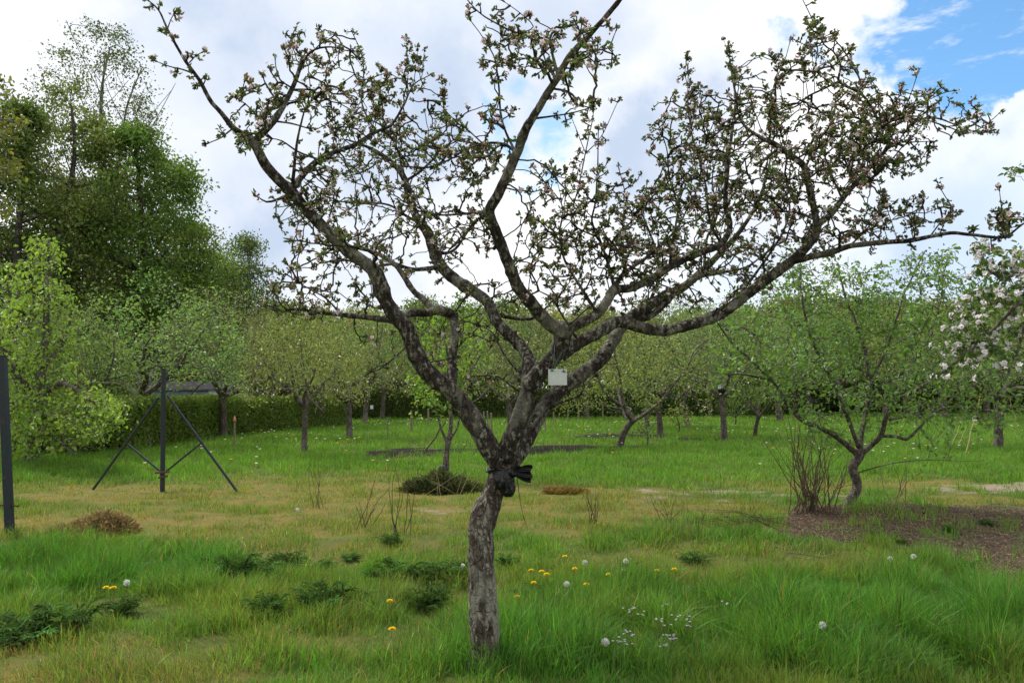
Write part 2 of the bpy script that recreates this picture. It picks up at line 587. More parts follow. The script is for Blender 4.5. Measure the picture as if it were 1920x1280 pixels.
# ------------------------------------------------------------------ ground: what grows where
PATCH = [  # px, py, rx, ry, kind, weight
    (300, 925, 420, 20, 'moss', .75), (650, 930, 360, 40, 'moss', .7), (230, 925, 110, 10, 'moss', 1.0), (1020, 945, 300, 35, 'moss', .6),
    (500, 975, 480, 32, 'moss', .62), (1080, 920, 70, 9, 'moss', .8), (120, 985, 220, 18, 'moss', .9), (150, 1270, 360, 70, 'moss', .6),
    (1600, 910, 260, 14, 'moss', .6), (1380, 955, 120, 18, 'moss', .6), (1280, 1045, 220, 30, 'moss', .4), (1560, 1075, 150, 18, 'moss', .5),
    (640, 1030, 300, 26, 'moss', .42), (600, 1220, 260, 40, 'moss', .35), (1800, 940, 140, 14, 'moss', .7), (1060, 990, 160, 20, 'moss', .5), (750, 860, 40, 5, 'moss', .5),
    (1410, 929, 120, 10, 'bare', .85), (1560, 932, 90, 9, 'bare', .6), (1660, 925, 80, 7, 'bare', .6), (1840, 917, 120, 8, 'bare', .85), (1960, 912, 90, 8, 'bare', .9), (1150, 924, 70, 5, 'bare', .75), (1250, 928, 80, 4, 'bare', .6),
    (1250, 937, 60, 5, 'bare', .5), (800, 955, 80, 5, 'bare', .5), (60, 968, 150, 4, 'bare', .35),
    (1660, 985, 190, 30, 'mulch', 1.0), (1560, 965, 80, 16, 'mulch', .9), (1760, 970, 100, 24, 'mulch', .8), (1890, 975, 120, 30, 'mulch', .8), (1800, 1020, 170, 28, 'mulch', .85), (1890, 1050, 110, 36, 'mulch', .9), (1960, 1010, 120, 60, 'mulch', 1.0), (1540, 1000, 80, 14, 'mulch', .7),
    (60, 935, 110, 6, 'soil', .45), (880, 848, 200, 7.5, 'soil', 1.0), (1080, 842, 130, 7.5, 'soil', 1.0), (1160, 817, 90, 4.5, 'soil', 1.0), (1290, 824, 70, 2.5, 'soil', .9), (1195, 815, 30, 6, 'soil', 1.), (720, 852, 40, 5, 'soil', 1.0),
    (1650, 1180, 420, 95, 'tall', 1.0), (1130, 1130, 170, 36, 'tall', .75), (1150, 1240, 320, 60, 'tall', .8), (200, 1065, 300, 48, 'tall', .8), (1170, 1010, 110, 20, 'tall', .8), (1400, 1020, 120, 22, 'tall', .6), (1720, 1080, 160, 26, 'tall', .4), (800, 1220, 120, 60, 'tall', .35), (480, 1090, 160, 25, 'tall', .4), (1260, 1130, 120, 30, 'tall', .9), (760, 1045, 60, 20, 'tall', .4),
]


def masks(x, y):
    """strength of each kind of ground at world points; the borders wander"""
    xy = np.stack([x, y], -1)
    wx = (fbm(xy * 1.1, 3) - .5) * 1.1 + (fbm(xy * 4.0, 4) - .5) * .45
    wy = (fbm(xy * 1.1, 8) - .5) * 1.5 + (fbm(xy * 4.0, 9) - .5) * .6
    sc = np.clip(y / 11.0, 0.4, 1.5)
    px, py = proj(x + wx * sc * .7, y + wy * sc * .7, np.zeros_like(x))
    behind = y < 1.0
    out = {k: np.zeros_like(x) for k in ('moss', 'bare', 'mulch', 'soil', 'tall')}
    for cx, cy, rx, ry, k, w in PATCH:
        q = ((px - cx) / rx) ** 2 + ((py - cy) / ry) ** 2
        out[k] = np.maximum(out[k], w * np.clip(1.5 - q, 0, 1) * ~behind)
    n = fbm(xy * 2.3, 31)
    n3 = fbm(xy * 2.9, 37)
    out['soil'] = np.clip(out['soil'] * np.clip(.45 + 2.6 * (fbm(xy * np.array([.9, 1.6]), 47) - .3), 0, 1.3), 0, 1)
    out['bare'] = np.clip(out['bare'] * np.clip(.2 + 2.4 * (fbm(xy * 2.2, 39) - .25), 0, 1.2), 0, 1)
    out['mulch'] = np.clip(out['mulch'] * np.clip(.25 + 2.6 * (n3 - .14), 0, 1.4), 0, 1)
    out['moss'] = np.clip(out['moss'] * (0.35 + 1.35 * n), 0, 1)
    return out


def hgt(x, y):
    x, y = np.asarray(x, float), np.asarray(y, float)
    xy = np.stack([x, y], -1)
    near = np.clip((60 - y) / 40, 0, 1) * np.clip((y + 5) / 5, 0, 1)
    h = ((fbm(xy * .35, 41) - .5) * .10 + (fbm(xy * 1.7, 43) - .5) * .055) * near
    g = G(1620, 965)
    h = h + .14 * np.exp(-(((x - g[0] - .3) / 1.5) ** 2 + ((y - g[1]) / .55) ** 2))
    return h


def build_ground():
    xs = np.concatenate([np.linspace(-400, -40, 14), np.linspace(-36, -12, 40), np.arange(-11.9, 11.95, .1), np.linspace(12, 36, 40), np.linspace(40, 400, 14)])
    ys = np.concatenate([np.linspace(-200, 2, 16), np.arange(2.6, 16, .075), np.arange(16, 60, .45), np.linspace(62, 600, 22)])
    X, Y = np.meshgrid(xs, ys)
    x, y = X.ravel(), Y.ravel()
    z = hgt(x, y)
    mk = masks(x, y)
    v = np.stack([x, y, z], -1)
    nx, ny = len(xs), len(ys)
    i = (np.arange(ny - 1)[:, None] * nx + np.arange(nx - 1)[None]).ravel()
    f = np.stack([i, i + 1, i + nx + 1, i + nx], -1)
    mb = MB()
    mb.add(v, f, np.stack([mk['moss'], np.maximum(mk['bare'], 0), mk['mulch']], -1))
    m, t, o = mat_new('meadow_soil')
    a = t.n('ShaderNodeAttribute', attribute_name='col')
    sp = t.n('ShaderNodeSeparateColor', i_0=a.outputs['Color'])
    a2 = t.n('ShaderNodeAttribute', attribute_name='dark').outputs['Fac']
    tc = t.n('ShaderNodeTexCoord').outputs['Object']
    n1 = t.n('ShaderNodeTexNoise', i_Vector=tc, i_Scale=3.0, i_Detail=8.0, i_Roughness=.65).outputs['Fac']
    n2 = t.n('ShaderNodeTexNoise', i_Vector=tc, i_Scale=38.0, i_Detail=6.0, i_Roughness=.7).outputs['Fac']
    vo = t.n('ShaderNodeTexVoronoi', i_Vector=tc, i_Scale=42.0)
    g = t.mix(t.ramp(n1, .35, .65), (0.055, 0.080, 0.018), (0.095, 0.115, 0.026))
    g = t.mix(t.ramp(n2, .45, .75), g, (0.035, 0.032, 0.016))
    moss = t.mix(t.ramp(n2, .3, .7), (0.11, 0.085, 0.024), (0.22, 0.155, 0.048))
    moss = t.mix(t.ramp(n1, .40, .60), moss, (0.10, 0.115, 0.026))
    c = t.mix(t.ramp(sp.outputs[0], .15, .75), g, moss)
    bare = t.mix(t.ramp(n2, .3, .7), (0.15, 0.115, 0.08), (0.29, 0.235, 0.185))
    c = t.mix(t.ramp(t.math('ADD', sp.outputs[1], t.math('ADD', t.math('MULTIPLY', t.math('SUBTRACT', n2, .5), 1.2), t.math('MULTIPLY', t.math('SUBTRACT', n1, .5), 1.6))), .35, .9), c, bare)
    chip = t.mix(t.ramp(vo.outputs['Distance'], .1, .7), t.mix(vo.outputs['Color'], (0.075, 0.050, 0.033), (0.19, 0.14, 0.10)), (0.042, 0.029, 0.020))
    c = t.mix(t.ramp(t.math('ADD', sp.outputs[2], t.math('MULTIPLY', t.math('SUBTRACT', n1, .5), .5)), .3, .6), c, chip)
    c = t.mix(t.ramp(a2, .3, .6), c, (0.014, 0.011, 0.009))
    bp = t.n('ShaderNodeBump', i_Height=n2, i_Strength=.7, i_Distance=.03)
    b = t.n('ShaderNodeBsdfPrincipled', i_Base_Color=c, i_Roughness=.95, i_Normal=bp.outputs[0])
    b.inputs['Specular IOR Level'].default_value = .1
    t.l(b.outputs[0], o.inputs[0])
    ob = mb.obj('ground', m)
    at = ob.data.attributes.new('dark', 'FLOAT', 'POINT')
    at.data.foreach_set('value', mk['soil'].astype(np.float32))
    tag(ob, kind='structure')


build_ground()


def gz(px, py):
    """ground point under a pixel, on the real relief"""
    p = G(px, py)
    for _ in range(4):
        p = G(px, py, float(hgt(p[0], p[1])))
    return p


# ------------------------------------------------------------------ the big apple tree
TY = gz(905, 1248)[1]


def limb(rows, step=0.03):
    """rows of (px, py, radius px, depth offset from the trunk) -> smooth centre line and radii in metres"""
    q = np.array([[*P(a, b, TY + d), r * (.52 + .48 * min(1, r / 7)) / F_PX * (TY + d)] for a, b, r, d in rows])
    q = catmull(q, step)
    return q[:, :3], np.maximum(q[:, 3], .0016)


LIMBS = {
 'trunk': [(906,1275,30,0),(906,1250,30,0),(909,1215,28,0),(908,1160,27.5,0),(904,1110,26,0),(902,1050,24.5,0),(902,1000,24,.02),(908,965,26,.03),(919,938,22.5,.04),(927,918,20.5,.05),(934,900,21,.05),(940,875,24,.06),(945,852,26,.06)],
 'A': [(938,872,20,.02),(922,846,22,0),(895,800,21,-.03),(860,748,19,-.08),(820,712,18,-.12),(795,690,18,-.14),(775,650,17,-.17),(762,615,17,-.2),(740,590,16,-.22),(722,560,15,-.24),(708,520,15.5,-.27),(693,500,14,-.3),(645,464,13,-.35),(608,428,12.5,-.4),(570,388,12,-.44),(545,358,12,-.47),(520,335,11,-.5),(497,308,11,-.52),(480,275,10,-.55),(466,256,9,-.57)],
 'A1': [(468,258,7,-.57),(440,242,6.5,-.58),(415,212,5.5,-.62),(395,190,5.2,-.65),(375,152,4.8,-.68),(350,118,4.2,-.72),(328,82,3.6,-.75),(314,55,3.2,-.78),(298,20,2.6,-.8),(280,3,2.2,-.82)],
 'A1b': [(360,137,3,-.7),(340,130,2.5,-.68),(318,125,2,-.66),(295,116,1.8,-.64)],
 'A1c': [(314,55,2.2,-.78),(320,38,1.8,-.8),(326,26,1.6,-.8)],
 'A1d': [(355,118,2.2,-.72),(368,104,1.8,-.74),(378,99,1.5,-.75)],
 'A1e': [(435,242,3,-.58),(415,258,2.3,-.56),(392,268,1.8,-.55)],
 'A2': [(476,265,7,-.55),(492,250,7.5,-.55),(512,228,7,-.54),(533,195,6.2,-.52),(550,160,5.5,-.5),(565,122,5,-.5),(570,105,4.5,-.5)],
 'A2b': [(569,112,3.5,-.5),(590,93,3.2,-.5),(620,88,2.6,-.48),(645,94,2,-.45),(668,96,1.6,-.44)],
 'A2c': [(569,112,3.4,-.5),(552,88,3,-.52),(545,72,2.2,-.54),(552,58,1.8,-.55)],
 'A2d': [(547,165,3,-.5),(525,150,2.6,-.55),(518,130,2,-.58),(516,112,1.7,-.6)],
 'A2e': [(550,168,3,-.5),(585,170,2.8,-.4),(620,190,2.4,-.3),(660,195,1.9,-.25)],
 'A2f': [(520,228,3.2,-.54),(545,232,2.8,-.48),(575,240,2.3,-.42)],
 'A2g': [(500,240,3,-.55),(480,215,2.4,-.6),(460,195,2,-.62),(444,185,1.7,-.64)],
 'A3': [(545,356,8,-.45),(562,335,7,-.42),(590,305,6.2,-.36),(625,286,5.8,-.3),(665,272,5.4,-.24),(700,250,4.6,-.2),(734,234,3.8,-.15),(757,198,3.0,-.1),(775,160,2.3,-.05),(804,142,1.6,0)],
 'A3b': [(548,352,5,-.45),(553,300,4.2,-.5),(560,250,3.4,-.5),(572,205,2.6,-.5),(590,185,1.8,-.5)],
 'A3c': [(600,300,3.5,-.35),(560,285,3,-.38),(530,265,2.4,-.4),(510,260,1.9,-.4)],
 'A4': [(548,362,5,-.47),(520,374,4,-.5),(500,378,3,-.52),(485,370,2,-.54)],
 'A5': [(738,600,8,-.22),(715,598,6.5,-.2),(680,594,6,-.16),(640,590,5.4,-.1),(600,586,4.6,-.06),(560,580,3.8,-.02),(520,582,2.8,.02),(498,575,2,.05)],
 'A5b': [(640,590,3,-.1),(612,560,2.6,-.12),(585,545,2.2,-.14),(560,530,1.8,-.16)],
 'A6': [(742,596,9,-.2),(765,588,8.5,-.05),(800,585,8.5,.1),(830,583,9.5,.2),(850,590,10,.25)],
 'A7': [(848,735,10,.0),(848,700,9.5,.08),(850,660,9,.15),(853,620,9.5,.2),(852,588,9,.25)],
 'A8': [(815,582,7,.15),(795,562,6.5,.2),(774,544,6.2,.25),(755,515,6,.32),(738,494,6,.4),(705,475,4.6,.46),(668,462,3.8,.5),(630,470,3,.54),(600,450,2.2,.6)],
 'A8b': [(738,494,4.5,.4),(690,500,4,.36),(660,490,3.4,.3),(630,480,2.6,.25),(618,440,2,.2)],
 'A9': [(738,494,5,.4),(775,505,5,.5),(812,502,5.5,.6),(822,500,6,.7)],
 'B': [(985,745,14,.1),(990,700,12,.2),(992,675,11.5,.3),(973,645,12,.42),(936,608,12,.52),(915,568,12,.62),(895,551,12,.7),(858,527,12,.8),(828,500,12,.88),(813,470,11.5,.95),(803,438,11,1.0),(784,412,9,1.06),(770,380,8,1.1),(758,335,7,1.14),(738,308,6,1.18),(707,285,5,1.2),(680,272,3.6,1.2),(650,262,2.4,1.2)],
 'B2': [(760,340,4,1.14),(790,320,3.6,1.2),(820,290,3,1.24),(850,262,2.2,1.28)],
 'B3': [(756,322,4,1.15),(745,280,3.4,1.2),(720,240,2.8,1.2),(684,220,2.4,1.2),(640,196,1.8,1.2)],
 'B4': [(790,420,4,1.04),(762,405,4,1.1),(730,385,3.2,1.1),(690,380,2.4,1.1)],
 'B5': [(813,475,5,.95),(850,470,4,.98),(880,430,3.4,1.0),(908,402,2.6,.9)],
 'B6': [(690,225,2.8,1.2),(678,188,2.6,1.2),(682,134,2.2,1.2),(677,100,1.9,1.2),(660,60,1.5,1.2)],
 'B7': [(915,568,6,.62),(935,590,5,.7),(985,598,4.2,.8),(1010,590,3.2,.85),(1040,560,2.4,.9)],
 'C': [(945,860,22,.02),(955,835,22,.0),(966,808,20,-.02),(978,775,19,-.03),(988,745,18.5,-.04),(996,722,18,-.06),(1013,697,18,-.09),(1037,672,17,-.12),(1050,648,17.5,-.14),(1055,622,18,-.17),(1052,606,15,-.18)],
 'C1': [(1057,625,15,-.17),(1030,606,14.5,-.19),(1012,588,14,-.22),(994,566,13.5,-.26),(973,540,13,-.3),(961,515,12.5,-.34),(947,478,12,-.4),(932,440,11.8,-.45),(922,418,11.5,-.48),(917,395,11.5,-.51),(929,374,11.2,-.54),(949,338,10.8,-.58),(962,303,10.5,-.62),(976,269,10,-.66),(990,235,9.5,-.7),(1009,205,8.2,-.73),(1026,175,8,-.76),(1043,150,7.6,-.8),(1070,104,6.8,-.85),(1104,66,6.2,-.9),(1137,30,5.6,-.95),(1166,-4,5.2,-1.0),(1185,-30,4.6,-1.03)],
 'C1a': [(1047,146,4.6,-.8),(1036,104,4,-.8),(1026,77,3.8,-.8),(976,64,3.2,-.8),(942,50,2.8,-.78),(902,27,2.3,-.76),(873,-4,1.9,-.74)],
 'C1b': [(966,284,4,-.64),(949,249,3.6,-.6),(939,215,3.4,-.56),(936,168,3,-.52),(932,134,2.7,-.5),(927,108,2.3,-.48),(905,70,1.8,-.45),(883,40,1.5,-.44)],
 'C1c': [(1006,222,3.5,-.72),(1043,217,2.8,-.66),(1073,212,2.4,-.6),(1098,205,2,-.55),(1112,200,1.6,-.5)],
 'C1d': [(965,284,4.5,-.62),(944,270,3.8,-.55),(905,269,3.4,-.48),(872,280,2.8,-.4),(846,288,2,-.36)],
 'C1e': [(917,397,5,-.5),(872,401,3.8,-.36),(825,403,3,-.25),(798,396,2.6,-.18),(778,374,2,-.1)],
 'C1f': [(916,400,4,-.5),(893,412,3.2,-.4),(875,433,2.8,-.3),(841,470,2.4,-.15),(833,486,1.9,-.1)],
 'C1g': [(905,269,2.6,-.48),(875,242,2.2,-.42),(855,228,1.9,-.4),(825,196,1.5,-.36)],
 'C1h': [(932,128,2.4,-.5),(937,90,2,-.54),(940,66,1.6,-.56)],
 'C1i': [(976,64,2.2,-.8),(1000,50,2,-.84),(975,25,1.6,-.86),(946,4,1.4,-.88)],
 'C1j': [(1043,150,3.4,-.8),(1015,112,2.8,-.76),(985,110,2.2,-.72),(965,108,1.7,-.7)],
 'C1k': [(1075,102,3.4,-.85),(1110,95,2.8,-.86),(1140,90,2.3,-.84),(1155,58,1.7,-.82)],
 'C2': [(1052,624,12,-.17),(1083,608,11,-.14),(1120,588,10.5,-.08),(1142,558,10,-.03),(1153,543,9.5,0),(1184,540,8.6,.05),(1224,521,8.4,.1),(1255,501,8,.15),(1285,486,7.6,.2),(1320,472,7.2,.25),(1352,458,7,.3),(1367,424,6.2,.33),(1360,380,5.8,.36),(1365,302,5,.4),(1374,240,4.2,.44),(1379,185,3.4,.48),(1372,140,2.4,.5),(1368,112,1.8,.52)],
 'C2a': [(1150,545,6,0),(1164,520,5.4,.0),(1191,497,5,.02),(1211,484,4.6,.03),(1240,458,4,.06),(1268,430,3.2,.1),(1290,390,2.6,.14),(1310,350,2,.16)],
 'C2b': [(1153,543,5,.02),(1140,494,4.2,.06),(1124,447,3.6,.1),(1110,415,3.2,.12),(1116,380,2.8,.1),(1120,320,2.3,.1),(1122,246,1.7,.1)],
 'C2c': [(1140,494,3.4,.06),(1150,450,3,.0),(1185,412,2.4,-.05),(1177,380,2,-.08),(1161,318,1.5,-.1)],
 'C2d': [(1185,412,2,-.05),(1211,380,1.8,-.06),(1227,345,1.4,-.06)],
 'C2e': [(1124,447,3,.1),(1073,416,2.6,.16),(1085,350,2.4,.2),(1097,290,2.1,.2),(1110,230,1.8,.2),(1114,196,1.4,.2)],
 'C2f': [(1098,288,1.9,.2),(1128,255,1.6,.16),(1158,192,1.3,.12)],
 'C2g': [(1097,285,1.8,.2),(1083,249,1.5,.24),(1072,222,1.3,.26)],
 'C2h': [(1120,588,5,-.08),(1090,540,4.2,-.1),(1060,490,3.6,-.1),(1050,440,3,-.1),(1055,390,2.4,-.12),(1030,350,1.8,-.14)],
 'C2i': [(1255,501,4,.15),(1262,450,3.6,.1),(1270,390,3,.06),(1255,330,2.4,.04),(1250,280,2,.02),(1235,235,1.5,.0)],
 'C2j': [(1352,458,4,.3),(1330,410,3.6,.26),(1322,340,3,.22),(1300,265,2.6,.2),(1291,205,2.1,.18),(1290,128,1.5,.16)],
 'D': [(1052,665,15,-.12),(1075,648,13.5,-.1),(1093,638,13.2,-.08),(1120,624,13,-.04),(1145,608,13,0),(1165,603,13,.03),(1192,611,12.5,.06),(1224,618,12.2,.08),(1251,619,12,.1),(1280,612,12,.11),(1314,603,11.8,.12),(1338,594,11.8,.13),(1367,578,11.4,.14),(1398,554,11,.14),(1428,531,10.8,.13),(1461,507,10.8,.12),(1488,486,10.2,.1),(1512,463,9.6,.08),(1529,438,9.2,.06),(1534,415,8.6,.04)],
 'D0': [(1533,424,7.4,.04),(1522,372,6.8,.0),(1512,329,6.8,-.04),(1504,308,7,-.06),(1482,292,6.8,-.1),(1455,272,5.8,-.14),(1428,259,4.6,-.18),(1398,238,3.8,-.22),(1385,214,3,-.25),(1381,188,2.4,-.26)],
 'D1': [(1530,424,7.2,.05),(1559,400,6.6,.08),(1579,373,6.2,.12),(1602,346,5.8,.15),(1633,312,5.2,.18),(1660,282,4.6,.2),(1668,252,4,.2),(1664,222,3.2,.2)],
 'D1a': [(1664,225,3.8,.2),(1650,230,4,.2),(1636,206,4,.18),(1616,178,3.8,.15),(1582,160,3.5,.12),(1572,149,3.4,.1),(1576,121,3,.06),(1562,97,2.6,.03),(1545,84,2.4,0),(1529,50,2,-.04),(1515,20,1.7,-.06),(1503,-4,1.4,-.08)],
 'D1b': [(1645,228,4,.2),(1683,222,3.6,.24),(1717,223,3.2,.28),(1757,222,2.9,.3),(1786,232,2.2,.32)],
 'D1c': [(1572,153,3.4,.1),(1542,168,3,.06),(1515,181,2.8,.03),(1495,198,2.5,0),(1468,208,2.1,-.03),(1440,219,1.7,-.05)],
 'D1d': [(1602,346,4,.15),(1590,312,3.4,.1),(1612,285,3,.06),(1640,262,2.4,.03),(1655,240,1.8,.0)],
 'D1e': [(1740,226,2.6,.3),(1777,238,2.2,.3),(1817,250,2,.3),(1851,232,1.7,.3),(1873,213,1.4,.3)],
 'D1f': [(1686,222,2,.24),(1704,185,1.7,.22),(1721,138,1.4,.2)],
 'D1g': [(1579,373,3.5,.12),(1560,330,3,.18),(1545,290,2.6,.24),(1530,250,2.1,.3),(1540,215,1.6,.32)],
 'D1h': [(1545,84,2,0),(1520,88,1.7,-.03),(1500,80,1.4,-.05)],
 'D1i': [(1633,312,3,.18),(1670,300,2.6,.22),(1700,270,2.2,.26),(1745,265,1.6,.3)],
 'D1j': [(1440,219,2,-.05),(1451,161,1.8,-.08),(1471,114,1.6,-.1),(1481,80,1.3,-.12)],
 'D2': [(1484,490,8,.1),(1502,486,7.4,.08),(1522,481,7,.05),(1555,474,6.6,0),(1592,462,6.2,-.06),(1629,457,6,-.12),(1666,454,5.6,-.18),(1703,452,5.4,-.24),(1744,443,5,-.3),(1784,437,4.6,-.36),(1824,440,4.2,-.42),(1858,444,4,-.46),(1886,444,3.4,-.5),(1915,422,2.6,-.54),(1945,405,1.9,-.57)],
 'D2b': [(1744,443,2.6,-.3),(1765,415,2.2,-.28),(1785,395,1.9,-.26),(1765,356,1.4,-.24)],
 'D2c': [(1592,462,3,-.06),(1625,430,2.6,-.1),(1650,400,2.2,-.12),(1680,395,1.8,-.14)],
 'D2d': [(1886,440,2.4,-.5),(1880,405,2,-.5),(1874,358,1.4,-.5)],
 'D3': [(1367,578,4.5,.14),(1400,535,4,.2),(1440,480,3.6,.26),(1470,430,3.1,.3),(1480,380,2.6,.34),(1455,330,2,.36)],
 'D4': [(1534,415,4,.05),(1500,400,3.6,.12),(1460,395,3.2,.2),(1420,390,2.6,.28),(1390,360,2,.32)],
 'E': [(955,872,17,.1),(972,853,16,.14),(990,820,15.5,.2),(1006,790,15,.26),(1020,762,15,.32),(1045,736,16,.38),(1072,716,15,.45),(1095,698,14.5,.5),(1122,678,14,.56),(1147,644,13,.64),(1163,616,12.5,.7),(1185,592,11.5,.78),(1215,574,11,.86),(1248,553,10,.93),(1283,537,9,1.0),(1320,505,7.6,1.06),(1355,470,6.4,1.1),(1390,430,5.2,1.13),(1420,380,4,1.16),(1440,320,3,1.18),(1450,260,2,1.2)],
 'E1': [(998,806,5.5,.16),(1015,783,5.2,.12),(1033,763,5,.08),(1050,755,4.2,.06),(1067,749,3.6,.04),(1088,740,3,.02),(1097,722,2.6,0),(1115,703,2.1,-.02),(1137,689,1.5,-.04)],
 'E2': [(1178,598,8,.76),(1215,594,7.4,.84),(1245,570,7,.9),(1270,545,6,.96),(1310,520,5,1.0),(1350,512,4,1.04),(1400,500,3,1.08),(1440,470,2,1.1)],
 'E3': [(1215,574,5,.86),(1235,520,4.4,.92),(1230,470,3.8,.96),(1215,430,3,1.0),(1200,390,2.2,1.04)],
 'E4': [(1320,505,4.2,1.06),(1325,450,3.6,1.1),(1345,400,3,1.14),(1335,340,2.4,1.16),(1345,290,1.8,1.18)],
 'F1': [(772,640,3,-.16),(745,665,2.4,-.1),(715,690,2,0),(690,700,1.5,.1)],
 'F2': [(990,705,4,.3),(965,690,3.4,.34),(940,655,3,.4),(925,625,2.4,.46),(900,610,1.8,.5)],
 'F3': [(808,700,3.2,-.12),(806,680,2.8,-.06),(830,675,2.2,0),(852,670,1.6,.06)],
 'F4': [(1085,640,4,-.06),(1060,600,3.4,-.3),(1035,560,2.8,-.3),(1010,545,2.2,-.3)],
 'F5': [(985,745,3,.05),(955,720,2.6,.0),(930,705,2.2,-.05),(890,705,1.7,-.08)],
}
PARENT = dict(A='trunk', C='trunk', E='trunk', B='C', D='C', C1='C', C2='C')
MAJOR = ('A', 'B', 'C', 'C1', 'C2', 'D', 'D0', 'D1', 'D2', 'E', 'A3', 'A6', 'A7', 'A8')

CROWN = [  # px, py, rx, ry, how many shoots
 (600,95,70,40,38),(525,160,60,50,30),(470,210,45,45,24),(480,255,35,25,18),(660,205,80,50,55),(755,215,85,75,85),(690,270,90,50,65),(640,330,80,50,40),
 (800,330,90,60,75),(880,300,55,45,40),(740,300,80,60,55),(590,350,60,40,28),(585,430,55,45,36),(560,380,50,40,18),(690,400,110,60,75),(620,470,60,40,30),(800,420,70,60,45),(870,450,60,50,40),(700,470,60,30,24),
 (560,560,55,35,34),(640,560,70,35,30),(540,520,40,25,14),(1040,75,75,50,64),(1020,120,60,30,26),(1120,90,45,40,30),(940,50,35,35,14),(925,140,28,50,12),(1095,200,22,18,7),
 (930,250,40,50,26),(905,300,40,30,24),(990,330,45,40,12),(1060,400,85,60,90),(1140,410,75,70,68),(1100,480,110,50,85),(1010,470,50,60,30),(1040,530,80,40,36),(1240,420,95,75,120),(1200,480,90,50,80),
 (1320,360,85,75,110),(1340,260,75,75,80),(1290,220,60,60,34),(1250,270,40,40,18),(1440,160,60,55,42),(1400,220,60,50,40),(1430,330,75,65,105),(1555,110,50,45,34),(1600,170,55,40,36),(1550,240,110,50,105),
 (1640,225,75,45,72),(1700,200,50,30,24),(1780,210,50,45,38),(1840,235,35,20,8),(1530,320,100,50,100),(1600,295,85,50,75),(1690,285,50,40,30),(1450,420,100,50,80),(1330,470,95,50,80),(1240,545,90,35,44),(1390,510,70,45,40),(1590,420,80,35,44),(1680,410,55,35,22),
 (1530,55,16,28,12),(1750,405,40,25,18),(1890,412,30,22,22),(1530,470,60,25,16),(1160,350,60,50,26),(870,640,50,40,12),(930,560,60,30,20),(860,560,50,40,14),(1000,420,40,40,14),
 (700,640,60,50,6),(1110,560,70,30,20),(1290,570,70,25,14),(820,250,60,40,26),(620,150,60,40,16),
]


def blossom_geo(rng, mb, pos, ax, n_open, n_bud, mat=0, size=.016, petal=(.72, .63, .66)):
    """one cluster: open five-petalled flowers and pink buds"""
    for k in range(n_open):
        d = norm(ax + rng.normal(size=3) * .8)
        c = pos + d * rng.uniform(.012, .03)
        a, b = frames(d[None])
        th = np.arange(5) / 5 * 2 * pi + rng.uniform(0, 6)
        pd = a[0] * np.cos(th)[:, None] + b[0] * np.sin(th)[:, None]
        leaves(mb, np.repeat(c[None], 5, 0), pd + d * .35, np.repeat(d[None], 5, 0), size * rng.uniform(.85, 1.2), size * .95,
               colvar(rng, petal, 5, .08, .04), mat, .12, -.1)
        leaves(mb, np.repeat(c[None], 3, 0), norm(d + rng.normal(size=(3, 3)) * .3), rand_dir(rng, 3), .007, .004, (.6, .5, .1), mat)
    for k in range(n_bud):
        d = norm(ax + rng.normal(size=3) * .8)
        c = pos + d * rng.uniform(.012, .028)
        r = rng.uniform(.0045, .0075)
        a, b = frames(d[None])
        a, b = a[0], b[0]
        v = np.array([c - d * r * 1.2, c + a * r, c + b * r, c - a * r, c - b * r, c + d * r * 1.5])
        f = np.array([[0, 2, 1], [0, 3, 2], [0, 4, 3], [0, 1, 4], [5, 1, 2], [5, 2, 3], [5, 3, 4], [5, 4, 1]])
        mb.add(v, f, colvar(rng, (.48, .20, .24) if rng.random() < .55 else (.62, .45, .45), 1, .2, .08)[0], mat)


def fruit_tree_crown(rng, lf, pos, dirs, leaf_col, lsize, nmin, nmax, spread=.02, mat=0):
    """tufts of leaves at shoot ends"""
    m = rng.integers(nmin, nmax + 1, len(pos))
    idx = np.repeat(np.arange(len(pos)), m)
    n = len(idx)
    ax = norm(dirs[idx] * .9 + rng.normal(size=(n, 3)) * .7 + np.array([0, 0, .15]))
    tint = colvar(rng, leaf_col, len(pos), .22, .12)[idx] * (1 + .15 * rng.normal(size=(n, 1)))
    L = lsize * rng.uniform(.55, 1.25, n)
    leaves(lf, pos[idx] + rng.normal(size=(n, 3)) * spread * .3, ax, norm(rng.normal(size=(n, 3)) + np.array([0, 0, .8])), L, L * rng.uniform(.5, .7, n), np.clip(tint, .005, .8), mat, .3, .2)


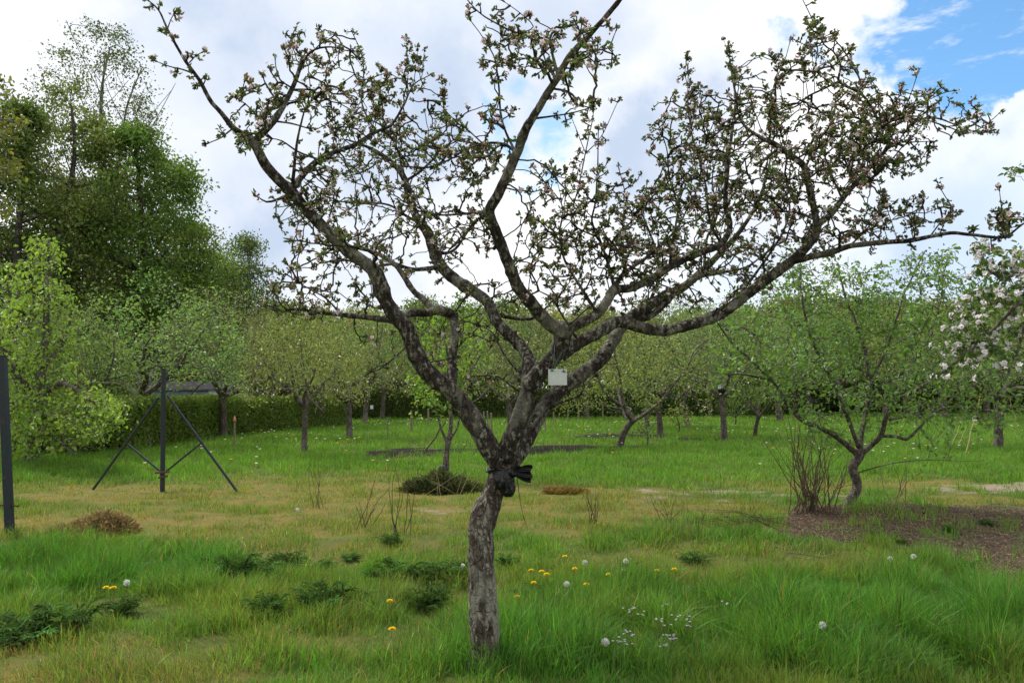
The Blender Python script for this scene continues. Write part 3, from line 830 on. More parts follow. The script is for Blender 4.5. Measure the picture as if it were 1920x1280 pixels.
def build_main_tree():
    rng = np.random.default_rng(11)
    base = gz(905, 1248)
    root = thing('apple_tree', 'large old apple tree in pink bud at the centre, forking above a flaky trunk', 'tree', base)
    inv = -np.array(base)
    sk = Skel(60000)
    mb_t = MB()
    centre = {}
    for name, rows in LIMBS.items():
        pts, rad = limb(rows)
        if name == 'trunk':
            pts[:, 2] = np.maximum(pts[:, 2], base[2] - .12)
        if len(pts) > 6 and name not in ('trunk', 'C', 'E', 'A', 'D', 'B'):
            w = np.linspace(0, 1, len(pts)) * (1 - np.linspace(0, 1, len(pts)) ** 6)
            amp = rad * 1.1 + .004
            q = fbm(pts * 9, 61) - .5, fbm(pts * 9, 71) - .5, fbm(pts * 9, 81) - .5
            pts = pts + np.stack(q, -1) * (amp * w * 1.1)[:, None]
        centre[name] = (pts, rad)
        ok = {'trunk': 2.0, 'A': .38, 'C': .97, 'E': .45, 'D': .35, 'B': .3, 'C1': .25, 'A6': .3, 'A7': 2, 'C2': .25}.get(name, .12)
        sk.line(pts + inv, rad, -1, ok)
        if name == 'trunk':
            continue
    # trunk: one continuous skin with flaky bark, a root flare and a graft bulge
    pts, rad = centre['trunk']
    fine = catmull(np.column_stack([pts, rad]), .012)
    hz = fine[:, 2] - base[2]
    rr = fine[:, 3] * (.97 + .2 * np.exp(-np.maximum(hz, 0) / .08))
    tube(mb_t, fine[:, :3] + inv, rr, 64, bump=.16, seed=2, bscale=2.6)
    mb_t.obj('trunk', M_bark, root)
    groups = {'A': [], 'B': [], 'C': [], 'D': [], 'E': [], 'C1': [], 'C2': []}
    for name in centre:
        if name == 'trunk':
            continue
        key = name[:2] if name[:2] in ('C1', 'C2') else {'F': 'A'}.get(name[0], name[0])
        groups[key].append(name)
    for key, names in groups.items():
        mb = MB()
        for nm in names:
            pts, rad = centre[nm]
            big = rad.max() > .02
            if big:
                q = catmull(np.column_stack([pts, rad]), .015)
                p_, r_ = q[:, :3], q[:, 3].copy()
                s_ = np.arange(len(r_)) * .015
                knob = np.zeros(len(r_))
                for kk in range(int(len(r_) / 14)):      # knuckles where shoots were cut
                    knob += rng.uniform(.05, .22) * np.exp(-((s_ - rng.uniform(0, s_[-1])) / rng.uniform(.015, .03)) ** 2)
                r_ *= .88 * (1 + knob)
                tube(mb, p_ + inv, r_, 28, bump=.14, seed=len(nm) * 7 + ord(nm[-1]))
                for kk in range(int(len(r_) / 24)):      # old pruning stubs
                    i = rng.integers(int(len(r_) * .15), len(r_) - 2)
                    d = norm(rng.normal(size=3))
                    l = r_[i] * rng.uniform(1.25, 1.9)
                    sp = np.array([p_[i], p_[i] + d * l * .6, p_[i] + d * l])
                    tube(mb, sp + inv, [r_[i] * .42, r_[i] * .36, r_[i] * .28], 9, bump=.2, seed=kk)
            else:
                tube(mb, pts + inv, .85 * rad * (1 + .25 * (fbm(pts * 60, 5) - .5)), 8, bump=.2, seed=ord(nm[-1]))
        mb.obj('limb', M_limb, root)
    mbw = MB()
    # fine wood: shoots reach for the places where the crown is
    att = []
    cen = np.vstack([centre[n][0] for n in centre if n not in ('trunk', 'A7', 'C')])
    cpx, cpy = proj(cen[:, 0], cen[:, 1], cen[:, 2])
    for cx, cy, rx, ry, n in CROWN:
        for _ in range(int(n * (1.0 if cx > 1180 else .78))):
            a, r = rng.uniform(0, 2 * pi), math.sqrt(rng.random()) * 1.12
            px, py = cx + rx * r * cos(a), cy + ry * r * sin(a)
            dist = (cpx - px) ** 2 + (cpy - py) ** 2
            cand = np.argsort(dist)[:60]
            Y = cen[rng.choice(cand), 1] + rng.normal() * .22
            att.append(P(px, py, Y) + inv)
    for nm in [q for q in centre if q not in ('trunk', 'A', 'B', 'C', 'C1', 'C2', 'D', 'E', 'A6', 'A7', 'D0', 'E1', 'E2', 'F4')]:   # spurs along the bare shoots
        pts, rad = centre[nm]
        for _ in range(max(3, len(pts) // 3)):
            i = rng.integers(len(pts) // 5, len(pts))
            att.append(pts[i] + inv + rand_dir(rng, 1)[0] * rng.uniform(.02, .06))
        att.append(pts[-1] + inv + norm(pts[-1] - pts[-2]) * .015)
    for _ in range(70):                                        # upright water shoots with tiny buds
        nm = rng.choice(['C2', 'C2a', 'C2i', 'C2j', 'D1', 'D1c', 'D0', 'E', 'E3', 'E4', 'B', 'B3', 'A3', 'D2', 'C1d', 'D3', 'D4', 'B5', 'C2h'])
        pts, rad = centre[nm]
        i = rng.integers(len(pts) // 3, len(pts))
        l = rng.uniform(.12, .42)
        up = norm(np.array([rng.normal() * .22, rng.normal() * .22, 1]))
        w = np.array([[*pts[i], .0028], [*(pts[i] + up * l * .5 + rng.normal(size=3) * .012), .0022], [*(pts[i] + up * l), .0011]])
        w = catmull(w, .03)
        centre['W%02d' % _] = (w[:, :3], w[:, 3])
        sk.line(w[:, :3] + inv, w[:, 3], -1, .3)
        tube(mbw, w[:, :3] + inv, w[:, 3], 5)
        for k in range(int(l / .045)):
            j = rng.integers(len(w) // 3, len(w))
            att.append(w[j, :3] + inv + norm(rand_dir(rng, 1)[0] + [0, 0, .8]) * rng.uniform(.008, .022))
        att.append(w[-1, :3] + inv + up * .01)
    att = np.array(att)
    sk.genw = .30
    tips = sk.grow(att, .036, .13, rng, up=.16, bow=.10, maxd=.34)
    sk.genw = 0.0
    # short spurs along the new wood
    g = np.nonzero(sk.grown[:sk.n])[0]
    pick = rng.choice(g, int(len(g) * .20), replace=False)
    sp = sk.pos[pick] + norm(rng.normal(size=(len(pick), 3)) + np.array([0, 0, .5])) * rng.uniform(.015, .05, (len(pick), 1))
    for a in sp:
        t = sk.attach(a, .02, .2, rng, maxd=.12)
        if t is not None:
            tips = np.append(tips, t)
    # tips of the traced shoots bear a tuft too
    sk.radii(.0030, .38, .011)
    mb = mbw
    sk.segs(mb, 5)
    # swollen, knobbly spur ends
    for i in tips[rng.random(len(tips)) < .6]:
        p, d = sk.pos[i], sk.dir[i]
        r = rng.uniform(.0035, .006)
        tube(mb, np.array([p - d * .016, p - d * .006, p + d * .004]), [r * .6, r, r * .55], 5)
    tp, td = sk.pos[tips], sk.dir[tips]
    tw = mb.obj('twigs', M_twig, root)
    tw['kind'] = 'stuff'
    lf = MB()
    fruit_tree_crown(rng, lf, tp, td, (.088, .112, .038), .026, 5, 9)
    extra = rng.choice(np.nonzero(sk.grown[:sk.n])[0], len(tips) // 3)
    fruit_tree_crown(rng, lf, sk.pos[extra], sk.dir[extra], (.11, .12, .05), .018, 1, 2)
    lo = lf.obj('foliage', M_leaf, root)
    # blossom: the hundred clusters nearest to the viewer are parts of their own
    has = rng.random(len(tips)) < .46
    bt = tips[has]
    order = bt[np.argsort(sk.pos[bt][:, 1])]
    singles, rest = order[:100], order[100:]
    for i in singles:
        m = MB()
        blossom_geo(rng, m, np.zeros(3), sk.dir[i], rng.integers(0, 3), rng.integers(3, 7))
        o = m.obj('blossom_cluster', M_petal, root)
        o.location = tuple(sk.pos[i])
    m = MB()
    for i in rest:
        blossom_geo(rng, m, sk.pos[i], sk.dir[i], rng.integers(0, 2), rng.integers(2, 6))
    o = m.obj('blossom', M_petal, root)
    o['kind'] = 'stuff'


build_main_tree()

# ------------------------------------------------------------------ other trees


def orchard_mesh(seed, H=4.9, R=2.5, fork=1.25, tr=.13, nlimb=5, natt=620, leaf=(.10, .125, .042), lsize=.085, per=(5, 10), lean=.1, white=.02, sig=.13, droop=.0, bark=None):
    """an old open-centred orchard tree: meshes for the trunk with its boughs and for the leafy crown"""
    rng = np.random.default_rng(seed)
    sk = Skel(40000)
    tb = MB()
    lx, ly = rng.normal(size=2) * lean
    q = catmull(np.array([[0, 0, -.12, tr * 1.25], [0, 0, .06, tr * 1.1], [lx * .3, ly * .3, fork * .5, tr * .88], [lx, ly, fork, tr * .95]]), .08)
    tube(tb, q[:, :3], q[:, 3], 14, bump=.2, seed=seed)
    sk.line(q[:, :3], q[:, 3], -1, 2)
    top = q[-1, :3]
    for i in range(nlimb):
        az = 2 * pi * (i + rng.uniform(-.3, .3)) / nlimb
        rr = R * rng.uniform(.55, .9)
        zz = H * rng.uniform(.55, .85)
        d = np.array([cos(az), sin(az), 0])
        pts = np.array([top - [0, 0, .1], top + d * rr * .28 + [0, 0, .28 + rng.uniform(-.1, .2)], top + d * rr * .62 + [0, 0, (zz - fork) * .42], top + d * rr + [0, 0, zz - fork]])
        pts[1:] += rng.normal(size=(3, 3)) * .12
        r = np.array([tr * .62, tr * .5, tr * .33, tr * .12])
        c = catmull(np.column_stack([pts, r]), .1)
        c[:, :3] += (np.stack([fbm(c[:, :3] * 2.5, seed + k) for k in range(3)], -1) - .5) * .25 * np.linspace(0, 1, len(c))[:, None]
        tube(tb, c[:, :3], c[:, 3], 9, bump=.25, seed=seed + i)
        sk.line(c[:, :3], c[:, 3], -1, .25)
        for j in range(2):
            k = rng.integers(len(c) // 4, len(c) * 3 // 4)
            d2 = norm(d + rng.normal(size=3) * .8 + [0, 0, .4])
            e = c[k, :3] + d2 * R * rng.uniform(.35, .6)
            b = catmull(np.array([[*c[k, :3], c[k, 3] * .7], [*(c[k, :3] * .5 + e * .5 + rng.normal(size=3) * .12), c[k, 3] * .5], [*e, .012]]), .1)
            tube(tb, b[:, :3], b[:, 3], 7, bump=.2, seed=j)
            sk.line(b[:, :3], b[:, 3], -1, .2)
    att = []
    while len(att) < natt:
        a, r = rng.uniform(0, 2 * pi), math.sqrt(rng.random())
        lob = vnoise(np.array([[cos(a) * 1.3 + 9, sin(a) * 1.3 + 9, seed]]), seed + 3)[0]
        p = np.array([cos(a) * r * R, sin(a) * r * R, 0]) * (.72 + .62 * lob)
        top_ = .78 + .45 * vnoise(np.array([[p[0] * .9 + 20, p[1] * .9 + 20, seed]]), seed + 4)[0]
        ztop = fork + (H - fork) * math.sqrt(max(0, 1 - r ** 2.6 * .85)) * top_
        zlow = fork * (1.0 - droop * r) + .55 * (1 - r) * (H - fork) * .4
        p[2] = zlow + (ztop - zlow) * rng.random() ** .75
        if vnoise((p * 1.3 + seed)[None], seed)[0] + rng.uniform(-.12, .12) > .40:
            att.append(p)
    tips = sk.grow(np.array(att), .14, .22, rng, up=.1, bow=.3)
    sk.radii(.0042, .42, .03)
    sk.segs(tb, 3)
    lf = MB()
    m = rng.integers(per[0], per[1] + 1, len(tips))
    idx = np.repeat(np.arange(len(tips)), m)
    n = len(idx)
    back = rng.random((n, 1)) * .5
    pos = sk.pos[tips][idx] - sk.dir[tips][idx] * back * .5 + rng.normal(size=(n, 3)) * sig
    clump = colvar(rng, leaf, len(tips), .18, .10)[idx] * (1 + .18 * rng.normal(size=(n, 1)))
    wh = rng.random(n) < white
    clump[wh] = (.62, .56, .56)
    L = lsize * rng.uniform(.6, 1.35, n)
    leaves(lf, pos, rand_dir(rng, n) + np.array([0, 0, .1]), norm(rng.normal(size=(n, 3)) + [0, 0, .7]), L, L * .62, np.clip(clump, .005, .8), 0, .2, .2)
    g = np.nonzero(sk.grown[:sk.n])[0]
    ex = rng.choice(g, min(len(g), natt * 3))
    L = lsize * rng.uniform(.5, 1.1, len(ex))
    leaves(lf, sk.pos[ex] + rng.normal(size=(len(ex), 3)) * .05, rand_dir(rng, len(ex)), norm(rng.normal(size=(len(ex), 3)) + [0, 0, .7]), L, L * .6, colvar(rng, leaf, len(ex), .25, .1), 0, .2, .2)
    return tb.mesh('trunk', bark or M_obark), lf.mesh('crown', M_far)


VAR = []
for sd, kw in ((101, dict(leaf=(.135, .195, .055), R=2.55, fork=1.5, white=.008)), (202, dict(leaf=(.150, .180, .068), fork=1.4, nlimb=6, white=.014)),
               (303, dict(leaf=(.15, .185, .055), fork=1.55, nlimb=5, tr=.115, white=.012)), (404, dict(leaf=(.165, .205, .058), fork=1.4, nlimb=4, lean=.22, white=.008)),
               (505, dict(leaf=(.175, .245, .055), white=.004, fork=1.05, nlimb=4, lean=.3, tr=.12, natt=480))):
    VAR.append(orchard_mesh(sd, **kw))

ORCH = [  # base px, base py, crown half width px, crown top py, variant, label
 (272,838,150,545,0,'apple tree with spreading low boughs and a mossy trunk foot right behind the braced post'),
 (419,818,112,558,1,'apple tree with a dark trunk before the clipped hedge, next to the short marker stake'),
 (515,805,84,596,2,'small-crowned apple tree close to the hedge, left of the tall pale straight trunk'),
 (570,851,98,585,2,'apple tree with a tall straight lichen-grey trunk, nearest of the row beyond the mown grass'),
 (586,801,84,600,3,'apple tree at the hedge end, half hidden by the tall straight grey trunk'),
 (655,822,92,590,1,'apple tree with a low forked trunk, pale blossom specks, left of the thick left limb'),
 (684,793,74,596,0,'apple tree far back, directly behind the low forked white-specked tree'),
 (717,787,66,606,3,'slim apple tree far back by the end of the clipped hedge'),
 (957,840,104,570,2,'apple tree with a thick forked trunk seen directly behind the central fork'),
 (1163,838,112,610,4,'crooked reddish-trunked apple tree with bare low side branches beside the dark soil bed'),
 (1238,815,92,568,1,'apple tree with a straight pinkish-grey trunk beyond the dark soil beds'),
 (1212,802,80,590,3,'apple tree half hidden just left of the straight pinkish-grey trunk'),
 (1289,802,86,575,4,'apple tree whose trunk splits into a wide V with a black bag in it'),
 (1358,826,112,565,2,'apple tree with a broad double trunk and white tag, left of the leafy shrub tree'),
 (1416,819,66,640,4,'small gnarled apple tree with low leafy shoots, behind the left bough of the shrub tree'),
 (1462,789,96,575,0,'apple tree with a thick short trunk seen through the left half of the shrub tree'),
 (1520,779,76,590,1,'far apple tree seen through the middle of the shrub tree'),
 (1583,781,80,585,3,'far apple tree straight behind the upright stems of the shrub tree'),
 (1772,786,112,570,2,'apple tree with a pale bare trunk to the right of the shrub tree'),
 (1872,842,128,560,0,'apple tree with a dark trunk and a cane tied to it at the right edge'),
 (880,784,86,600,1,'far apple tree in the back row, behind the left limb and the young staked tree'),
 (1035,783,80,592,0,'far apple tree in the back row, behind the hanging blank plate'),
 (1100,785,86,585,3,'far apple tree in the back row, above the leaning right limb'),
 (640,784,80,590,2,'far apple tree in the back row past the end of the hedge'),
 (790,783,80,600,0,'far apple tree in the back row behind the bright-leaved young tree'),
 (1330,781,80,580,1,'far apple tree in the back row between the V-shaped and the double trunk'),
 (1660,779,80,575,0,'far apple tree in the back row behind the right boughs of the shrub tree'),
 (1700,777,86,580,3,'far apple tree in the back row, left of the pale bare trunk'),
 (1850,777,90,575,1,'far apple tree in the back row behind the bamboo canes'),
 (1945,790,110,570,3,'far apple tree in the back row cut off by the right edge'),
 (135,856,110,590,3,'apple tree in shade between the bright left tree and the mossy-footed tree'),
 (20,850,130,560,1,'dull green apple tree behind the bright left tree at the left edge'),
]
_vrng = np.random.default_rng(5)
_first = {}
for bx, by, hw, ty, v, lab in ORCH:
    b = gz(bx, by)
    d = b[1]
    sx = (hw * 1.22 / F_PX * d) / 2.5
    sz = (CAM_H - b[2] + (752 - ty) / F_PX * d) / 4.75
    rz = _vrng.uniform(0, 6.28)
    if v not in _first:
        t = thing('orchard_tree', lab, 'tree', b, rz, 'old apple trees of the orchard behind')
        t.scale = (sx, sx, sz)
        link('trunk', VAR[v][0], t)
        link('crown', VAR[v][1], t)
        _first[v] = t
    else:
        dup(_first[v], b, rz, (sx, sx, sz), lab)


def tall_mesh(seed, H, cb, R, leaf, nleaf=24000, lsize=.17, natt=700, dens=.42, stems=1, tr=.3, shape=1.0, sig=.5, bark=None, asc=.6, far=None):
    """a tall woodland tree: trunk with boughs, crown of leaf clumps with gaps"""
    rng = np.random.default_rng(seed)
    sk = Skel(40000)
    tb = MB()
    for s in range(stems):
        off = rng.normal(size=2) * (.12 * R if stems > 1 else .02 * R)
        z = np.linspace(-.3, H * .93, 9)
        w = (z / H)
        pts = np.column_stack([off[0] * w * 2.2 + np.cumsum(rng.normal(size=9)) * .012 * H * w, off[1] * w * 2.2 + np.cumsum(rng.normal(size=9)) * .012 * H * w, z])
        c = catmull(np.column_stack([pts, tr * (1 - w * .93) / (1 + .35 * (stems - 1)) + .02]), H / 40)
        tube(tb, c[:, :3], c[:, 3], 10, bump=.15, seed=seed + s)
        sk.line(c[:, :3], c[:, 3], -1, cb / H)
        for k in range(16 // stems + 4):
            i = rng.integers(int(len(c) * cb / H), len(c) - 3)
            a = rng.uniform(0, 2 * pi)
            hf = (c[i, 2] - cb) / (H - cb)
            prof = max(.15, math.sin(pi * min(1, max(.08, hf) ** .75)) if shape < 1.5 else 1 - hf)
            l = R * prof * rng.uniform(.5, .95)
            d = np.array([cos(a), sin(a), asc * rng.uniform(.5, 1.4)])
            e = c[i, :3] + d * l
            b = catmull(np.array([[*c[i, :3], c[i, 3] * .5], [*(c[i, :3] * .5 + e * .5 - [0, 0, .08 * l]), c[i, 3] * .33], [*e, .02]]), .4)
            tube(tb, b[:, :3], b[:, 3], 6, seed=k)
            sk.line(b[:, :3], b[:, 3], -1, .1)
    att = []
    while len(att) < natt:
        hf = rng.random()
        prof = math.sqrt(max(.02, 1 - (2 * (hf - .42) / 1.16) ** 2)) if shape <= 1.0 else (1.02 - hf) ** .7
        a, r = rng.uniform(0, 2 * pi), R * prof * rng.random() ** .45
        p = np.array([cos(a) * r, sin(a) * r, cb + hf * (H - cb)])
        if vnoise((p * (2.2 / R) + seed)[None], seed)[0] + rng.uniform(-.1, .1) > dens:
            att.append(p)
    tips = sk.grow(np.array(att), .7, .12, rng, up=.1, bow=.25)
    sk.radii(.012, .42, .09)
    sk.segs(tb, 3)
    lf = MB()
    idx = rng.choice(len(tips), nleaf)
    n = nleaf
    f = np.abs(rng.normal(size=(n, 1)))
    pos = sk.pos[tips][idx] - sk.dir[tips][idx] * f * sig * .9 + rng.normal(size=(n, 3)) * np.array([sig, sig, sig * .6])
    c = colvar(rng, leaf, len(tips), .2, .1)[idx] * (1 + .2 * rng.normal(size=(n, 1)))
    L = lsize * rng.uniform(.6, 1.4, n)
    leaves(lf, pos, rand_dir(rng, n) + [0, 0, -.15], norm(rng.normal(size=(n, 3)) + [0, 0, .8]), L, L * .65, np.clip(c, .004, .8), 0, .2, .2)
    return tb.mesh('trunk', bark or M_tbark), lf.mesh('crown', far or M_hedge)


def place_tall(px, d, top_py, label, cat='tree', name='tall_tree', group='tall trees behind the hedge', rz=0.0, **kw):
    H = CAM_H + (740 - top_py) / F_PX * d
    x = (px - 960) / F_PX * d
    mt, ml = tall_mesh(H=H, **kw)
    t = thing(name, label, cat, (x, d, 0), rz, group)
    link('trunk', mt, t)
    link('crown', ml, t)
    return t


place_tall(165, 50, 18, 'tall slender tree with a thin airy top rising above all the others', name='birch_tree', seed=31, cb=6, R=4.6, leaf=(.10, .135, .045), nleaf=17000, lsize=.15, natt=800, dens=.42, stems=4, tr=.34, sig=.35, bark=M_birch, asc=1.6)
place_tall(255, 46, 235, 'broad dense dark green tree whose right side leans out over the lower trees', seed=32, cb=4, R=4.6, leaf=(.125, .20, .04), nleaf=25000, lsize=.19, natt=700, dens=.50, tr=.38, sig=.40)
place_tall(110, 44, 150, 'tall dark tree with an uneven leafy top left of the slender airy tree', seed=33, cb=3, R=3.9, leaf=(.15, .19, .055), nleaf=18000, lsize=.17, natt=650, dens=.52, tr=.36, sig=.36)
place_tall(15, 42, 190, 'dark leafy tree at the far left edge behind the bright-leaved tree', seed=34, cb=2.5, R=3.6, leaf=(.115, .165, .042), nleaf=20000, lsize=.18, natt=650, dens=.50, tr=.34, sig=.38)
place_tall(-130, 46, 120, 'tall dark tree mostly outside the left edge', seed=35, cb=3, R=5.0, leaf=(.065, .12, .03), nleaf=17000, lsize=.2, natt=600, dens=.36, tr=.34, sig=.55)
place_tall(350, 52, 420, 'mid-green bushy tree filling the slope below the dense dark one', seed=36, cb=1.5, R=4.3, leaf=(.13, .19, .05), nleaf=22000, lsize=.18, natt=700, dens=.36, tr=.25, sig=.5)
place_tall(455, 56, 440, 'pale feathery birch at the right end of the tall tree group', name='birch_tree', seed=37, cb=2, R=2.5, leaf=(.11, .155, .05), nleaf=12000, lsize=.16, natt=520, dens=.40, stems=2, tr=.2, sig=.4, bark=M_birch, asc=1.2)
place_tall(150, 60, 330, 'dark background tree closing the gap under the slender airy top', seed=38, cb=1, R=5.5, leaf=(.09, .14, .036), nleaf=20000, lsize=.24, natt=600, dens=.3, tr=.3, sig=.7)
place_tall(415, 60, 490, 'low dull green tree between the mid-green bushy one and the feathery birch', seed=39, cb=.8, R=3.2, leaf=(.10, .145, .045), nleaf=15000, lsize=.2, natt=500, dens=.33, tr=.2, sig=.5)

# the wood far behind the orchard
FAR = [tall_mesh(61, 9.5, .6, 4.4, (0.142, 0.169, 0.043), 17000, .24, 420, .36, 1, .25, sig=.6, far=M_far), tall_mesh(62, 9.5, .6, 4.4, (0.115, 0.155, 0.046), 17000, .24, 420, .36, 2, .25, sig=.6, far=M_far),
       tall_mesh(63, 9.5, .6, 4.0, (0.182, 0.182, 0.041), 15000, .24, 400, .38, 1, .22, sig=.6, far=M_far)]
FW = [(520,68,570,1,'olive green wood tree behind the hedge under the feathery birch'),(610,70,572,2,'yellowish wood tree behind the left arm of the main tree'),(700,72,575,2,'yellow-green wood tree left of the upright grey stem'),
      (790,70,568,0,'light green wood tree behind the upright grey stem'),(870,74,575,1,'dull green wood tree behind the central crown'),(950,70,572,0,'light green wood tree just left of the central fork top'),
      (1030,73,580,2,'yellowish wood tree straight behind the blank plate'),(1120,70,585,0,'light green wood tree behind the right limb crossing'),(1210,72,582,2,'yellowish wood tree under the long right limb'),
      (1300,74,585,0,'light green wood tree where the long right limb starts to rise'),(1390,70,580,1,'dull green wood tree behind the rising right limb'),(1480,73,565,0,'light green wood tree behind the left top of the shrub tree'),
      (1570,70,560,1,'dull green wood tree behind the centre of the shrub tree'),(1660,73,565,0,'light green wood tree behind the right top of the shrub tree'),(1750,70,560,2,'yellowish wood tree behind the white blossom'),
      (1840,72,560,1,'dull green wood tree behind the hanging white blossom'),(1930,70,560,0,'light green wood tree at the right edge'),(260,74,560,1,'dull green wood tree under the dense dark tree'),(120,74,560,1,'dull green wood tree behind the bright left tree')]
_ff = {}
for px, d, ty, v, lab in FW:
    H = CAM_H + (740 - ty) / F_PX * d
    loc = ((px - 960) / F_PX * d, d, 0)
    s = _vrng.uniform(.85, 1.1)
    sc = (s, s, H / 9.5)
    if v not in _ff:
        t = thing('wood_tree', lab, 'tree', loc, _vrng.uniform(0, 6), 'trees of the wood behind the orchard')
        t.scale = sc
        link('trunk', FAR[v][0], t)
        link('crown', FAR[v][1], t)
        _ff[v] = t
    else:
        dup(_ff[v], loc, _vrng.uniform(0, 6), sc, lab)


def pixel_tree(name, label, base, rows, crown, Y, seed, leaf, lsize, per, step=.09, tr0=.0035, white=0.0, sig=.05, spreadY=.6, mat=M_leaf, bark=M_obark, petal=0, rmax=.02, group=None, hang=.0, wide=.62, extra=2):
    """a nearer tree with its own traced boughs; leafy shoots fill the given crown regions"""
    rng = np.random.default_rng(seed)
    root = thing(name, label, 'tree', base, 0, group)
    inv = -np.array(base, float)
    sk = Skel(40000)
    tb = MB()
    cen = []
    for k, r in enumerate(rows):
        q = catmull(np.array([[*P(a, b, Y + d), w / F_PX * Y] for a, b, w, d in r]), .05)
        p, w = q[:, :3], np.maximum(q[:, 3], .002)
        if k == 0:
            p[0, 2] = min(p[0, 2], base[2] - .06)
        else:
            p = p + (np.stack([fbm(p * 4, seed + j) for j in range(3)], -1) - .5) * .06 * np.linspace(0, 1, len(p))[:, None]
        tube(tb, p + inv, w, 12 if k < 3 else 8, bump=.2, seed=seed + k)
        sk.line(p + inv, w, -1, 2 if k == 0 else .2)
        if k:
            cen.append(p)
    cen = np.vstack(cen)
    cpx, cpy = proj(cen[:, 0], cen[:, 1], cen[:, 2])
    att = []
    for cx, cy, rx, ry, n in crown:
        for _ in range(n):
            a, r = rng.uniform(0, 2 * pi), math.sqrt(rng.random()) * 1.1
            px, py = cx + rx * r * cos(a), cy + ry * r * sin(a)
            cand = np.argsort((cpx - px) ** 2 + (cpy - py) ** 2)[:40]
            p = P(px, py, cen[rng.choice(cand), 1] + rng.normal() * spreadY)
            p[2] = max(p[2], .15)
            att.append(p + inv)
    tips = sk.grow(np.array(att), step, .2, rng, up=.12, bow=.3)
    sk.radii(tr0, .4, rmax)
    sk.segs(tb, 4)
    tb.obj('trunk', bark, root)
    lf = MB()
    m = rng.integers(per[0], per[1] + 1, len(tips))
    idx = np.repeat(np.arange(len(tips)), m)
    n = len(idx)
    f = rng.random((n, 1))
    pos = sk.pos[tips][idx] - sk.dir[tips][idx] * f * step * 2.2 + rng.normal(size=(n, 3)) * sig
    ax = norm(sk.dir[tips][idx] * .4 + rng.normal(size=(n, 3)) * .8 + np.array([0, 0, -hang]))
    c = colvar(rng, leaf, len(tips), .15, .08)[idx] * (1 + .15 * rng.normal(size=(n, 1)))
    L = lsize * rng.uniform(.6, 1.3, n)
    leaves(lf, pos, ax, norm(rng.normal(size=(n, 3)) + [0, 0, 1.0]), L, L * wide, np.clip(c, .005, .8), 0, .25, .25)
    if extra:
        g = rng.choice(np.nonzero(sk.grown[:sk.n])[0], len(tips) * extra)
        L = lsize * rng.uniform(.5, 1.1, len(g))
        leaves(lf, sk.pos[g] + rng.normal(size=(len(g), 3)) * .02, norm(rng.normal(size=(len(g), 3)) + [0, 0, -hang]), norm(rng.normal(size=(len(g), 3)) + [0, 0, 1.0]), L, L * wide, colvar(rng, leaf, len(g), .2, .1), 0, .25, .25)
    lf.obj('crown', mat, root)
    if petal:
        bm = MB()
        sel = tips[rng.random(len(tips)) < petal]
        for i in sel:
            blossom_geo(rng, bm, sk.pos[i], sk.dir[i], rng.integers(3, 7), rng.integers(0, 3), 0, .022, (.84, .80, .83))
        o = bm.obj('blossom', M_petal, root)
        o['kind'] = 'stuff'
    return root


